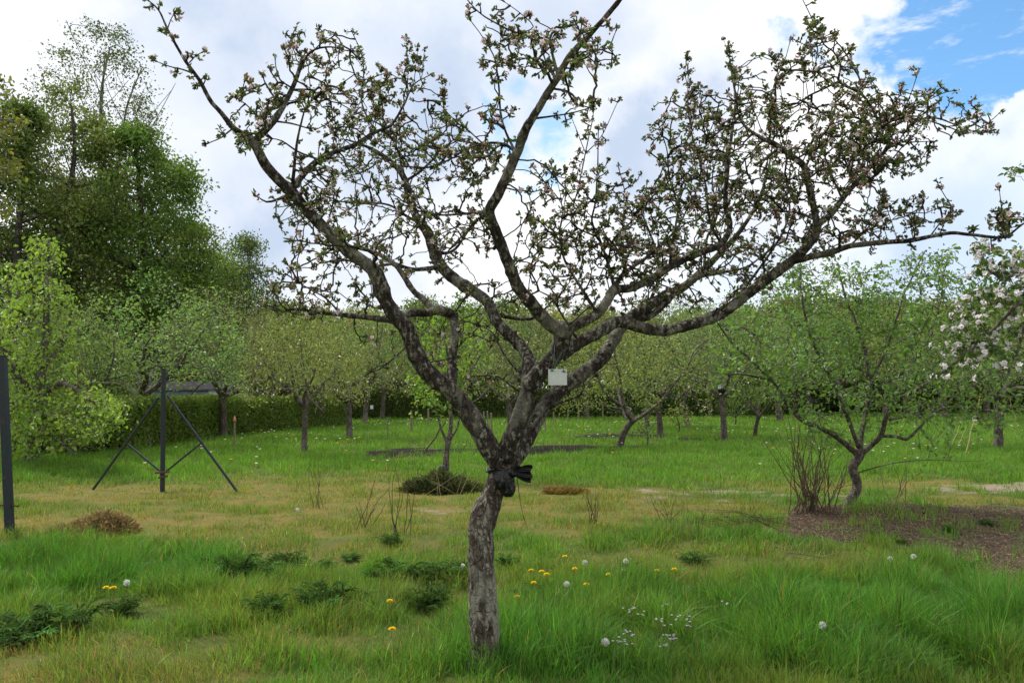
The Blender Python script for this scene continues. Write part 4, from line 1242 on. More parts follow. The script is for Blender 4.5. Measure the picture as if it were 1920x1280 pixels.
b = gz(1590, 950)
pixel_tree('shrub_tree', 'many-stemmed leafy fruit tree on the mulched mound at the right, with no blossom', b,
 [[(1584,952,10.2,0),(1602,927,8.5,0),(1607,904,8.2,0),(1599,877,8.2,0),(1612,853,8.8,0),(1614,842,8.2,0)],
  [(1608,852,5.4,0),(1571,821,4.8,-.1),(1538,802,4.4,-.2),(1504,788,4.1,-.3),(1487,769,3.8,-.35),(1473,755,3.4,-.4),(1462,731,3.0,-.45),(1449,714,2.9,-.5),(1434,699,2.6,-.55),(1415,680,2.3,-.6),(1375,645,1.8,-.7),(1345,605,1.2,-.8)],
  [(1612,848,6.1,0),(1614,815,5.4,.1),(1621,786,5.1,.2),(1627,750,4.8,.3),(1629,711,4.2,.4),(1620,650,3.5,.5),(1602,600,2.9,.6),(1582,545,2.2,.7),(1570,495,1.4,.8)],
  [(1610,838,4.1,0),(1592,790,3.8,-.15),(1570,735,3.4,-.3),(1542,680,3.0,-.4),(1520,630,2.6,-.5),(1506,570,2.0,-.55),(1500,515,1.4,-.6)],
  [(1616,850,5.4,0),(1638,830,5.1,-.1),(1652,815,4.8,-.2),(1662,780,4.1,-.3),(1679,753,3.7,-.4),(1703,738,3.1,-.5),(1728,724,2.7,-.6),(1780,690,2.0,-.7),(1820,640,1.4,-.8)],
  [(1652,817,3.4,-.2),(1680,818,3.1,-.1),(1697,823,2.9,0),(1708,817,2.7,.0),(1740,785,2.4,.1),(1762,768,2.3,.1),(1800,737,2.0,.1),(1850,704,1.7,.1),(1895,690,1.2,.1)],
  [(1668,786,2.9,-.3),(1705,779,2.6,-.2),(1745,772,2.3,-.1),(1795,764,1.8,0),(1850,770,1.2,.1)],
  [(1629,715,3.0,.4),(1660,660,2.6,.5),(1680,600,2.2,.6),(1700,540,1.8,.7),(1735,470,1.2,.8)],
  [(1449,714,2.2,-.5),(1400,703,1.8,-.6),(1345,698,1.2,-.7)],
  [(1490,770,2.3,-.35),(1494,730,2.0,-.35),(1510,705,1.6,-.35),(1530,690,1.2,-.35)],
  [(1603,888,1.4,0),(1640,876,1.1,-.2),(1680,867,0.9,-.3),(1740,862,0.7,-.4),(1800,864,0.5,-.5),(1850,862,0.3,-.5)],
  [(1662,780,2.4,-.3),(1700,700,2.2,-.2),(1740,640,1.9,-.1),(1760,580,1.5,0),(1770,510,1.1,.1)]],
 [(1480,640,110,80,150),(1420,680,80,60,80),(1600,600,130,80,190),(1560,530,110,50,120),(1700,560,90,70,140),(1740,500,50,40,50),(1640,680,120,70,150),(1760,650,90,70,110),(1780,740,100,50,120),(1540,730,90,50,90),(1860,740,80,60,80),(1380,640,50,50,40),(1570,800,60,40,40),(1650,760,60,40,50),(1740,820,50,30,22),(1480,500,40,40,30),(1780,560,60,50,60)],
 b[1], 71, (.115, .205, .048), .064, (2, 6), step=.10, tr0=.0032, sig=.055, spreadY=.55, rmax=.014, hang=.15, extra=1)

b = gz(48, 868)
pixel_tree('pear_tree', 'bright yellow-green young-leaved tree with drooping sprays at the left edge, behind the leaning post', b,
 [[(55,872,14,0),(62,840,12,0),(68,780,11,0),(72,730,10,0)],
  [(72,745,8,0),(80,690,7,0),(86,620,6,.1),(88,540,4.6,.1),(92,450,2,.1)],
  [(70,760,7,0),(110,720,5,-.6),(150,735,4,-1.2),(200,770,2,-1.6)],
  [(68,780,6,0),(110,780,4.6,-1),(160,800,3.4,-1.6),(205,790,2,-2)],
  [(72,740,6,0),(30,700,5,-.6),(0,640,4,-1),(-30,560,2.4,-1)],
  [(66,800,5,0),(100,820,4,-.8),(130,835,2,-1.2)],
  [(80,690,5,0),(120,640,4,.3),(135,580,2,.4)]],
 [(70,520,45,70,80),(85,470,30,30,24),(60,620,85,60,120),(115,570,25,50,26),(50,700,100,60,140),(150,770,80,38,120),(110,790,110,40,130),(60,830,60,25,50),(190,755,35,22,36),(20,760,60,60,60),(10,560,50,70,50),(150,815,60,22,36)],
 b[1], 72, (.185, .285, .045), .092, (4, 9), step=.16, tr0=.0065, sig=(.13, .13, .045), spreadY=.8, rmax=.03, hang=.5, wide=.66)

b = gz(838, 897)
pixel_tree('young_fruit_tree', 'young grafted tree with fresh yellow-green leaves, behind the left limb, black bag on its stem', b,
 [[(838,900,7,0),(836,872,6,0),(838,845,5.2,0),(842,822,5.4,0),(846,812,5,0)],
  [(843,818,4,0),(846,790,3.8,.05),(843,760,3.6,.1),(842,720,3.2,.1),(840,670,2.6,.1),(832,610,1.6,.1)],
  [(838,830,2.8,0),(826,800,2.2,-.1),(818,770,1.8,-.2),(800,740,1.3,-.3)],
  [(840,828,2.6,0),(856,805,2,.1),(862,785,1.6,.15)],
  [(843,750,2.4,.1),(880,700,2,.2),(905,660,1.4,.3)]],
 [(830,640,50,60,46),(870,680,45,45,44),(800,710,40,40,34),(800,755,32,28,22),(880,620,30,40,24),(840,570,26,30,14),(845,740,40,30,22)],
 b[1], 73, (.150, .260, .036), .085, (3, 6), step=.1, tr0=.0028, sig=.05, spreadY=.3, rmax=.01, hang=.2, group=None)

for px, py, seed, hgt_, lab, lc in ((1213, 838, 76, 75, 'thin sapling with a dark foot in the grass right of the crooked reddish tree', (.13, .20, .05)),
                                 (1272, 812, 77, 50, 'low yellow-green bush under the V-shaped far tree', (.20, .25, .05)),
                                 (1378, 800, 78, 60, 'low leafy bush at the foot of the double-trunked far tree', (.11, .20, .045))):
    b = gz(px, py)
    pixel_tree('sapling', lab, b, [[(px, py + 1, 1.6, 0), (px + 2, py - hgt_ * .25, 1.3, 0), (px, py - hgt_ * .45, 1.0, 0)],
               [(px, py - hgt_ * .4, 1.0, 0), (px - 3, py - hgt_ * .7, .7, 0), (px + 2, py - hgt_, .4, 0)],
               [(px, py - hgt_ * .3, .9, 0), (px + 14, py - hgt_ * .6, .6, .1), (px + 20, py - hgt_ * .8, .3, .2)],
               [(px, py - hgt_ * .3, .9, 0), (px - 14, py - hgt_ * .55, .6, -.1), (px - 22, py - hgt_ * .75, .3, -.2)]],
               [(px, py - hgt_ * .62, 26 if hgt_ < 70 else 12, hgt_ * .36, 60 if hgt_ < 70 else 26)], b[1], seed, lc, .075, (2, 5), step=.12, tr0=.003, sig=.06, spreadY=.25, rmax=.01)

# tree outside the right edge: white blossom sprays hang into view
b = np.array([P(2350, 700, 6.6)[0], 6.6, float(hgt(P(2350, 700, 6.6)[0], 6.6))])
pixel_tree('blossoming_tree', 'apple tree in full white blossom whose sprays hang in from the right edge', b,
 [[(2350,1090,26,0),(2345,900,22,0),(2335,780,20,0),(2320,700,18,0)],
  [(2325,740,13,0),(2200,600,10,-.1),(2060,540,7,-.2),(1960,540,5,-.3),(1910,570,4,-.3),(1860,620,3.2,-.3),(1800,670,2.4,-.3),(1760,705,1.5,-.3)],
  [(2325,740,12,0),(2180,520,8,.1),(2040,470,6,.1),(1940,490,4.6,.1),(1880,520,3.4,.1),(1835,480,2.4,.1),(1820,455,1.5,.1)],
  [(2060,540,5,-.2),(1980,600,4,-.3),(1920,610,3.2,-.4),(1905,660,2.4,-.4),(1885,710,1.4,-.4)],
  [(2180,520,6,.1),(2040,400,4,.1),(1960,330,3,.1),(1905,318,1.6,.1)],
  [(1960,540,4,-.3),(1890,560,3,-.2),(1830,590,2.4,-.1),(1780,600,1.5,0)]],
 [(1880,545,70,45,90),(1860,590,80,40,70),(1900,490,40,30,36),(1835,475,22,25,14),(1800,640,60,28,30),(1760,700,22,20,8),(1870,650,50,40,26),(1900,320,16,10,6),(2000,520,90,80,90),(2150,600,120,120,90),(2050,420,90,60,40),(1850,690,60,20,8)],
 6.6, 74, (.085, .14, .034), .045, (4, 8), step=.05, tr0=.0022, sig=.02, spreadY=.2, petal=.62, rmax=.009, hang=.0, extra=1)

# tree outside the left edge: a few budding sprays
b = np.array([P(-330, 700, 9.5)[0], 9.5, float(hgt(P(-330, 700, 9.5)[0], 9.5))])
pixel_tree('edge_tree', 'tree outside the left edge with yellowish sprays reaching in above the post', b,
 [[(-330,990,24,0),(-325,800,20,0),(-320,600,17,0)],
  [(-322,640,12,0),(-220,420,9,0),(-110,300,6,0),(-40,250,4,0),(10,225,2.4,0),(35,235,1.4,0)],
  [(-322,640,12,0),(-240,340,8,0),(-120,200,6,.1),(-40,160,4,.1),(5,150,1.6,.1)],
  [(-110,300,5,0),(-50,310,3.6,0),(0,315,2.4,0),(30,322,1.4,0)],
  [(-220,420,5,0),(-120,420,4,0),(-50,395,3,0),(0,390,1.6,0)]],
 [(10,235,32,28,26),(5,165,10,30,9),(15,315,26,16,18),(-60,240,60,60,50),(5,395,14,16,7),(-120,330,80,80,60)],
 9.5, 75, (.150, .165, .030), .062, (5, 9), step=.07, tr0=.003, sig=.04, spreadY=.25, rmax=.012, hang=.2)

# ------------------------------------------------------------------ hedges


def hedge(label, pts, h, w, n, leaf, seed, lsize=.085):
    rng = np.random.default_rng(seed)
    pts = np.asarray(pts, float)
    c = catmull(np.column_stack([pts, np.zeros(len(pts))]), .5)[:, :2]
    root = thing('hedge', label, 'hedge', (*c[0], 0))
    o0 = np.array([*c[0], 0])
    d = norm(np.gradient(c, axis=0))
    s = np.stack([-d[:, 1], d[:, 0]], -1)
    prof = np.array([[-.46, 0], [-.46, .5], [-.40, .9], [-.2, .97], [.2, .97], [.40, .9], [.46, .5], [.46, 0]])
    mb = MB()
    k = len(prof)
    v = np.concatenate([c[:, None] + s[:, None] * (prof[None, :, :1] * w * .8), np.broadcast_to(prof[None, :, 1:] * h * .93, (len(c), k, 1))], -1)
    v = v + (fbm(v.reshape(-1, 3) * 1.5, seed).reshape(v.shape[:2] + (1,)) - .5) * .22
    i = (np.arange(len(c) - 1)[:, None] * k + np.arange(k - 1)[None]).ravel()
    mb.add(v.reshape(-1, 3) - o0, np.stack([i, i + 1, i + k + 1, i + k], -1), (.02, .022, .01))
    mb.obj('twig_mass', M_twig, root)
    t = rng.uniform(0, len(c) - 1.001, n)
    a = t.astype(int)
    f = (t - a)[:, None]
    cc = c[a] * (1 - f) + c[a + 1] * f
    u = rng.uniform(0, 1, n)
    # points over the two faces and the top
    per = (h + h + w)
    q = u * per
    off = np.where(q < h, -.5 * w, np.where(q < 2 * h, .5 * w, (q - 2 * h) - .5 * w))
    z = np.where(q < h, q, np.where(q < 2 * h, q - h, h))
    hv = 1 + .10 * (fbm(np.stack([cc[:, 0] * .9, cc[:, 1] * .9], -1), seed + 3) - .5) * 2
    pos = np.column_stack([cc + s[a] * off[:, None], z * hv])
    lump = (fbm(pos * 1.8, seed + 4) - .5) * .35
    pos[:, :2] += s[a] * np.sign(off)[:, None] * lump[:, None]
    pos[:, 2] += lump * .3 * (z > .8 * h)
    pos += rng.normal(size=(n, 3)) * .06
    pos[:, 2] = np.maximum(pos[:, 2], .02)
    out = np.column_stack([s[a] * np.sign(off)[:, None], np.where(z >= h, 1.5, .5)])
    col = colvar(rng, leaf, n, .2, .12) * (.75 + .6 * fbm(pos * .8, seed + 9)[:, None])
    leaves(mb2 := MB(), pos - o0, norm(rng.normal(size=(n, 3)) + [0, 0, -.3]), norm(out + rng.normal(size=(n, 3)) * .6), lsize * rng.uniform(.6, 1.3, n), lsize * .62, np.clip(col, .004, .6), 0, .15, .2)
    mb2.obj('foliage', M_hedge, root)


hp = [gz(70, 853)[:2], gz(180, 848)[:2], gz(300, 831)[:2], gz(420, 815)[:2], gz(520, 806)[:2], gz(640, 797)[:2]]
hedge('long clipped beech hedge running back behind the trees on the left', hp, 1.45, .9, 60000, (.125, .19, .030), 81)
hedge('dark untrimmed hedge closing the far end of the meadow in the middle', [gz(630, 786)[:2], gz(760, 784)[:2], gz(900, 783)[:2], gz(1060, 783)[:2]], 2.0, 1.2, 34000, (.095, .15, .03), 82, .11)
hedge('dark hedge along the far side of the meadow, right of the main trunk', [gz(1050, 782)[:2], gz(1200, 781)[:2], gz(1360, 780)[:2], gz(1480, 778)[:2]], 2.1, 1.2, 34000, (.085, .155, .03), 83, .11)
hedge('shaggy hedge at the far right end of the meadow', [gz(1500, 773)[:2], gz(1700, 771)[:2], gz(1960, 771)[:2]], 2.2, 1.4, 34000, (.11,.155,.04), 84, .13)

# ------------------------------------------------------------------ shed behind the hedge


def box(mb, c, s, col=(1, 1, 1), mat=0, rz=0.0, bev=0.0):
    c, s = np.asarray(c, float), np.asarray(s, float) / 2
    b = min(bev, s.min() * .6)
    if b <= 0:
        v = np.array([[x, y, z] for z in (-1, 1) for y in (-1, 1) for x in (-1, 1)]) * s
        f = np.array([[0, 2, 3, 1], [4, 5, 7, 6], [0, 1, 5, 4], [2, 6, 7, 3], [0, 4, 6, 2], [1, 3, 7, 5]])
        fs = [f]
    else:
        v, idx = [], {}
        for z in (-1, 1):
            for y in (-1, 1):
                for x in (-1, 1):
                    for ax in range(3):
                        p = np.array([x, y, z]) * (s - b)
                        p[ax] += (x, y, z)[ax] * b
                        idx[(x, y, z, ax)] = len(v)
                        v.append(p)
        v = np.array(v)
        q, tr = [], []
        S = (-1, 1)
        for ax in range(3):
            o1, o2 = [k for k in range(3) if k != ax]
            for sg in S:
                ids = []
                for (u, w) in ((-1, -1), (1, -1), (1, 1), (-1, 1)):
                    k = [0, 0, 0]
                    k[ax], k[o1], k[o2] = sg, u, w
                    ids.append(idx[(*k, ax)])
                q.append(ids)
            for u in S:
                for w in S:
                    k1, k2 = [0, 0, 0], [0, 0, 0]
                    k1[ax], k2[ax] = -1, 1
                    k1[o1] = k2[o1] = u
                    k1[o2] = k2[o2] = w
                    q.append([idx[(*k1, o1)], idx[(*k2, o1)], idx[(*k2, o2)], idx[(*k1, o2)]])
        for x in S:
            for y in S:
                for z in S:
                    tr.append([idx[(x, y, z, 0)], idx[(x, y, z, 1)], idx[(x, y, z, 2)]])
        fs = [np.array(q), np.array(tr)]
    if rz:
        R = np.array([[cos(rz), -sin(rz), 0], [sin(rz), cos(rz), 0], [0, 0, 1]])
        v = v @ R.T
    mb.add(v + c, fs, col, mat)


M_shed = mat_plain('blue_grey_boards', (.16, .21, .26), .7, 0, 6, .2)
M_white = mat_plain('white_paint', (.62, .66, .70), .6, 0, 4, .08)
M_glass = mat_plain('dark_glass', (.02, .025, .03), .15, 0, 4, .2)
M_roof = mat_plain('shed_felt', (.07, .07, .075), .9, 0, 12, .3)
sd = 43.0
t = thing('shed', 'low blue-grey shed with a white end showing just over the clipped hedge', 'shed', ((370 - 960) / F_PX * sd, sd, 0))
m = MB()
for k in range(9):
    box(m, (-.75, 0, .12 + k * .2), (3.5, 1.9 + (k % 2) * .01, .19), bev=.015)
m.obj('wall', M_shed, t, False)
m = MB()
box(m, (1.75, 0, .92), (1.48, 1.95, 1.84), bev=.02)
m.obj('end_panel', M_white, t, False)
m = MB()
box(m, (1.72, -.985, .9), (.36, .03, 1.75), bev=.005)
m.obj('door', M_glass, t, False)
m = MB()
box(m, (-1.2, -.975, 1.25), (1.0, .04, .5), bev=.005)
m.obj('window', M_glass, t, False)
m = MB()
v = np.array([[-2.7, -1.2, 1.84], [2.7, -1.2, 1.84], [2.7, 1.2, 1.84], [-2.7, 1.2, 1.84], [-2.7, -1.2, 1.92], [2.7, -1.2, 1.92], [2.7, 1.2, 1.92], [-2.7, 1.2, 1.92], [-2.7, 0, 2.35], [2.7, 0, 2.35]])
m.add(v, [np.array([[0, 3, 2, 1], [4, 5, 9, 8], [8, 9, 6, 7], [0, 1, 5, 4], [2, 3, 7, 6], [0, 4, 7, 3], [1, 2, 6, 5]]), np.array([[4, 8, 7], [5, 6, 9]])])
m.obj('roof', M_roof, t, False)

# ------------------------------------------------------------------ posts, stakes, plate, bags
def mat_steel():
    m, t, o = mat_new('dark_painted_steel')
    tc = t.n('ShaderNodeTexCoord').outputs['Object']
    n1 = t.n('ShaderNodeTexNoise', i_Vector=tc, i_Scale=9.0, i_Detail=7.0, i_Roughness=.7).outputs['Fac']
    n2 = t.n('ShaderNodeTexNoise', i_Vector=tc, i_Scale=50.0, i_Detail=4.0).outputs['Fac']
    c = t.mix(t.ramp(n2, .3, .7), (.009, .014, .019), (.016, .023, .029))
    r = t.mix(t.ramp(n2, .3, .7), (.035, .018, .011), (.085, .045, .028))
    c = t.mix(t.math('MULTIPLY', t.ramp(n1, .58, .66), .8), c, r)
    c = t.mix(t.math('MULTIPLY', t.ramp(n1, .40, .34), .5), c, (.06, .07, .075))
    b = t.n('ShaderNodeBsdfPrincipled', i_Base_Color=c, i_Roughness=.5)
    b.inputs['Specular IOR Level'].default_value = .35
    t.l(b.outputs[0], o.inputs[0])
    return m


M_steel = mat_steel()
M_rust = mat_plain('rusty_iron', (.10, .045, .025), .8, .2, 40, .5, .2)
M_wood = mat_plain('weathered_stake', (.20, .165, .125), .85, 0, 25, .35, .2, .2)
M_cane = mat_plain('bamboo_cane', (.36, .27, .15), .6, 0, 15, .25)


def bar(mb, a, b, w, d=None, mat=0):
    """square bar from a to b"""
    a, b = np.asarray(a, float), np.asarray(b, float)
    d = d or w
    t = norm(b - a)
    s, u = frames(t[None])
    s, u = s[0] * w / 2, u[0] * d / 2
    k = .75
    prof = [s + u * k, s * k + u, -s * k + u, -s + u * k, -s - u * k, -s * k - u, s * k - u, s - u * k]
    v = np.array([p + e for p in (a, b) for e in prof] + [a, b])
    j = np.arange(8)
    j2 = (j + 1) % 8
    mb.add(v, [np.stack([j, j2, j2 + 8, j + 8], -1), np.stack([j2, j, np.full(8, 16)], -1), np.stack([j + 8, j2 + 8, np.full(8, 17)], -1)], (1, 1, 1), mat)


def post_base(px, py):
    return gz(px, py)


b = gz(22, 1000)
t = thing('steel_post', 'dark steel post leaning slightly, alone at the left edge without braces', 'post', b)
m = MB()
top = P(4, 668, b[1]) - b
bar(m, (0, 0, -.25), top, .092, .08)
m.obj('shaft', M_steel, t, False)
m = MB()
bar(m, top * .16 + [-.25, .02, 0], top * .16 + [.10, .0, -.01], .02)
m.obj('tie_rod', M_rust, t, False)
m = MB()
bar(m, top - [0, 0, .004], top + [0, 0, .012], .10, .09)
m.obj('cap', M_steel, t, False)

b = gz(305, 921)
t = thing('braced_post', 'dark steel post with two long slanting braces and short struts', 'post', b)
m = MB()
top = P(307, 693, b[1]) - b
bar(m, (0, 0, -.25), top, .062, .062)
m.obj('shaft', M_steel, t, False)
Yb = b[1]
lft, rgt = gz(168, 918) - b, gz(453, 923) - b
lt, rt = P(298, 744, Yb) - b, P(314, 741, Yb) - b
for foot, up in ((lft, lt), (rgt, rt)):
    m = MB()
    bar(m, foot - [0, 0, .08], up, .034)
    o = m.obj('brace', M_steel, t, False)
for foot, up in ((lft, lt), (rgt, rt)):
    m = MB()
    mid = foot + (up - foot) * .52
    bar(m, mid, np.array([np.sign(foot[0]) * .05, 0, .33]), .028)
    m.obj('strut', M_steel, t, False)
m = MB()
bar(m, (-.11, -.05, .31), (.12, -.05, .33), .035)
bar(m, (-.05, -.06, .23), (.10, -.05, .26), .03)
m.obj('clamp', M_rust, t, False)
m = MB()
bar(m, top - [0, 0, .004], top + [0, 0, .01], .072)
m.obj('cap', M_steel, t, False)

STK = [  # base px, base py, top px, top py, radius m, material, label, name
 (440,838,440,789,.035,'w','short wooden stake with an orange tip in the grass before the hedge','marker_stake'),
 (727,818,727,783,.03,'w','thin grey stake in the far grass left of the bright young tree','wooden_stake'),
 (803,800,803,766,.05,'w','pale thick stake in the far grass beside the bright young tree','wooden_stake'),
 (772,810,771,770,.05,'w','grey stake under the low bright leaves left of the main trunk','wooden_stake'),
 (908,806,907,772,.04,'w','first of the three close stakes left of the centre stems','wooden_stake'),
 (915,800,914,770,.04,'w','middle of the three close stakes, the shortest in view','wooden_stake'),
 (922,814,921,774,.04,'w','last of the three close stakes, next to the forked far trunk','wooden_stake'),
 (1022,808,1022,780,.04,'w','stake seen in the gap right of the rear stem','wooden_stake'),
 (1038,798,1038,772,.04,'w','pale stake before the far hedge, right of the rear stem','wooden_stake'),
 (1065,792,1065,768,.04,'w','thin pale stake before the far hedge under the blank plate','wooden_stake'),
 (1085,790,1085,765,.05,'w','thicker stake before the far hedge left of the crooked tree','wooden_stake'),
 (1130,784,1130,757,.06,'w','grey post before the far hedge just left of the crooked tree','wooden_stake'),
 (790,851,836,790,.022,'d','brown pole leaning to the right under the left limb','leaning_pole'),
 (1808,853,1838,742,.014,'c','pale bamboo cane tilted right, brightest of the canes at the right','bamboo_cane'),
 (1778,845,1802,790,.013,'c','short bamboo cane tilted right, left of the brightest cane','bamboo_cane'),
 (1793,838,1812,800,.012,'c','thin bamboo cane half hidden between two others','bamboo_cane'),
 (1872,842,1862,735,.014,'c','long bamboo cane against the dark trunk at the right','bamboo_cane'),
 (1912,810,1888,728,.012,'c','bamboo cane tilted left near the right edge','bamboo_cane'),
]
for bx, by, tx, ty, r, mt, lab, nm in STK:
    b = gz(bx, by)
    t = thing(nm, lab, 'cane' if mt == 'c' else ('pole' if mt == 'd' else 'stake'), b, 0, {'c': 'bamboo canes at the right', 'w': 'stakes in the far grass'}.get(mt))
    e = P(tx, ty, b[1]) - b
    m = MB()
    n = 10
    pts = np.linspace(0, 1, n)[:, None] * (e + [0, 0, .1])[None] - [0, 0, .1]
    if mt != 'w':
        pts[1:-1] += np.random.default_rng(int(bx)).normal(size=(n - 2, 3)) * r * .5
    q = catmull(np.column_stack([pts, np.full(n, r) * np.linspace(1.05, .8, n)]), np.linalg.norm(e) / 30)
    rr = q[:, 3] * (1 + (.12 * (np.arange(len(q)) % 6 == 0) if mt == 'c' else .0))
    tube(m, q[:, :3], rr, 8, bump=.1 if mt != 'c' else 0, seed=int(bx))
    m.obj('shaft', {'w': M_wood, 'c': M_cane, 'd': M_stem}[mt], t)
    if nm == 'marker_stake':
        m = MB()
        tube(m, np.array([e - [0, 0, .01], e + [0, 0, .05], e + [0, 0, .16]]), [.05, .045, .008], 8)
        m.obj('tip', mat_plain('orange_tip', (.55, .24, .08), .6), t)
    if bx == 1808:
        m = MB()
        box(m, e * .62 + [0, -.02, 0], (.16, .004, .12), rz=.3)
        m.obj('label_card', M_white, t, False)

# blank plate hanging on green cord in the main tree
Yp = TY - .30
pc = P(1045.5, 707, Yp)
t = thing('blank_plate', 'blank pale grey square plate hanging on green cord from the dark limb', 'plate', P(1045, 722, Yp))
o0 = np.array(P(1045, 722, Yp))
w, h = 35 / F_PX * Yp, 30 / F_PX * Yp
m = MB()
box(m, pc - o0, (w, .004, h), bev=.0012)
ob = m.obj('panel', mat_plain('weathered_plastic', (.50, .53, .50), .55, 0, 18, .10), t, False)
m = MB()
for k, (px, py) in enumerate(((1035, 694), (1057, 696))):
    a = P(px, py, Yp - .004) - o0
    e = P(1031 if k == 0 else 1056, 655, Yp + .10) - o0
    c = P(1048 if k == 0 else 1040, 690, Yp + .02) - o0
    q = catmull(np.array([a, c, e]), .01)
    tube(m, q, .0016, 6)
    tube(m, catmull(np.array([a, P(px + (3 if k == 0 else -2), 676, Yp) - o0, P(1040 if k == 0 else 1060, 648, Yp + .11) - o0]), .01), .0014, 6)
    th = np.linspace(0, 2 * pi, 13)
    tube(m, a + np.column_stack([np.cos(th) * .006, np.sin(th) * .004, np.sin(th) * .005]), .0017, 5)
    tube(m, np.array([a + [-.012, -.004, .002], a, a + [.012, -.004, -.003]]), .0018, 5)
m.obj('cord', mat_plain('green_cord', (.02, .075, .05), .7), t)

M_bag = mat_plain('black_plastic', (.006, .006, .007), .34, 0, 30, .3, .5, .4)


def bag_mesh(name, centre, dims, seed, neck):
    """a crumpled, knotted sheet of black plastic film as a closed lump with deep folds"""
    rng = np.random.default_rng(seed)
    n, k = 64, 110
    th = np.linspace(0, pi, n)[:, None]
    ph = np.linspace(0, 2 * pi, k, endpoint=False)[None]
    d = np.stack([np.sin(th) * np.cos(ph), np.sin(th) * np.sin(ph), np.cos(th) * np.ones_like(ph)], -1)
    f = 1 + .3 * (fbm(d.reshape(-1, 3) * 2.2 + seed, seed).reshape(n, k) - .5)
    pleat = .13 * np.sin(ph * 7 + 4 * fbm(d.reshape(-1, 3) * 1.5, seed + 2).reshape(n, k)) + .09 * np.abs(np.sin(ph * 9 + 5 * th + 6 * fbm(d.reshape(-1, 3) * 3, seed + 3).reshape(n, k)))
    v = d * (f + pleat * np.sin(th))[..., None] * np.asarray(dims)
    m = MB()
    i = (np.arange(n - 1)[:, None] * k + np.arange(k)[None]).ravel()
    j = (np.arange(n - 1)[:, None] * k + (np.arange(k)[None] + 1) % k).ravel()
    m.add(v.reshape(-1, 3) + centre, np.stack([i, i + k, j + k, j], -1))
    return m


b = P(948, 905, TY - .10)
t = thing('black_bag', 'black plastic bag knotted round the main trunk just below the fork', 'bag', b)
s = TY / F_PX
mm = MB()
for args in (((945, 900), (16, 19, .05), 12), ((953, 916), (11, 14, .042), 6), ((963, 888), (7, 6, .03), 8)):
    q = bag_mesh('', P(*args[0], TY - .085) - b, (args[1][0] * s, args[1][2], args[1][1] * s), args[2], 0)
    mm.add(np.vstack(q.v), [np.concatenate(q.f[4])])
mm.obj('body', M_bag, t)
m = MB()   # the twisted strip that ties it round the trunk
th = np.linspace(0, 2 * pi, 40)
cc = P(944, 880, TY + .06) - b
tube(m, cc + np.column_stack([np.cos(th) * .100, np.sin(th) * .092, .012 * np.sin(th * 3 + 1)]), .009 * (1 + .35 * np.sin(th * 7)), 8, bump=.4, seed=3, cap=False)
m.obj('tie', M_bag, t)
m = MB()   # the free flap to the right, a pleated fan of film
nu, nv = 26, 30
u = np.linspace(0, 1, nu)[:, None]
vv = np.linspace(-1, 1, nv)[None]
cx, cy = 961 + 36 * u, 886 + 2 * u + vv * (3 + 16 * np.sin(pi * np.minimum(1, u * .5 + .18)) * u ** .6)
fold = .018 * np.sin(vv * 9 + 2 * u) * u + .012 * np.sin(vv * 17 + 3) * u
sh = np.zeros((nu, nv, 3))
for i in range(nu):
    for j in range(nv):
        sh[i, j] = P(float(cx[i, 0] + 2 * np.sin(vv[0, j] * 6)), float(cy[i, j]), TY - .10 + float(fold[i, j])) - b
front, back = sh, sh + np.array([0, .014, 0]) * np.sin(pi * np.clip(u, .02, .98))[..., None]
v = np.concatenate([front.reshape(-1, 3), back.reshape(-1, 3)])
i = (np.arange(nu - 1)[:, None] * nv + np.arange(nv - 1)[None]).ravel()
q = np.stack([i, i + 1, i + nv + 1, i + nv], -1)
m.add(v, [q, q[:, ::-1] + nu * nv])
m.obj('flap', M_bag, t)
for px, py, Y, rad, lab in ((831, 881, gz(838, 897)[1] - .05, .085, 'small black plastic bag tied low on the young staked tree'), (1284, 763, gz(1289, 802)[1] - .25, .14, 'black bag in the V of the far split trunk'),
                            (1232, 742, gz(1238, 815)[1] - .2, .10, 'black wrap high on the straight pinkish-grey far trunk'), (1353, 731, gz(1358, 826)[1] - .2, .11, 'black wrap on the far double trunk below the white tag')):
    b = P(px, py, Y)
    m = bag_mesh('', np.zeros(3), (rad, rad, rad * 1.1), int(px), 0)
    o = m.obj('black_bag', M_bag)
    o.location = tuple(b)
    tag(o, lab, 'bag', 'black bags on the other trees')
for px, py, Y, lab in ((1349, 725, gz(1358, 826)[1] - .32, 'white tag on the far double trunk'), (697, 763, gz(655, 822)[1], 'white tag hanging low in the white-specked tree on the left')):
    m = MB()
    box(m, (0, 0, 0), (.11, .006, .14), rz=.2, bev=.002)
    o = m.obj('tree_tag', M_white, None, False)
    o.location = tuple(P(px, py, Y))
    tag(o, lab, 'tag')

# ------------------------------------------------------------------ bare stems, brush and heaps


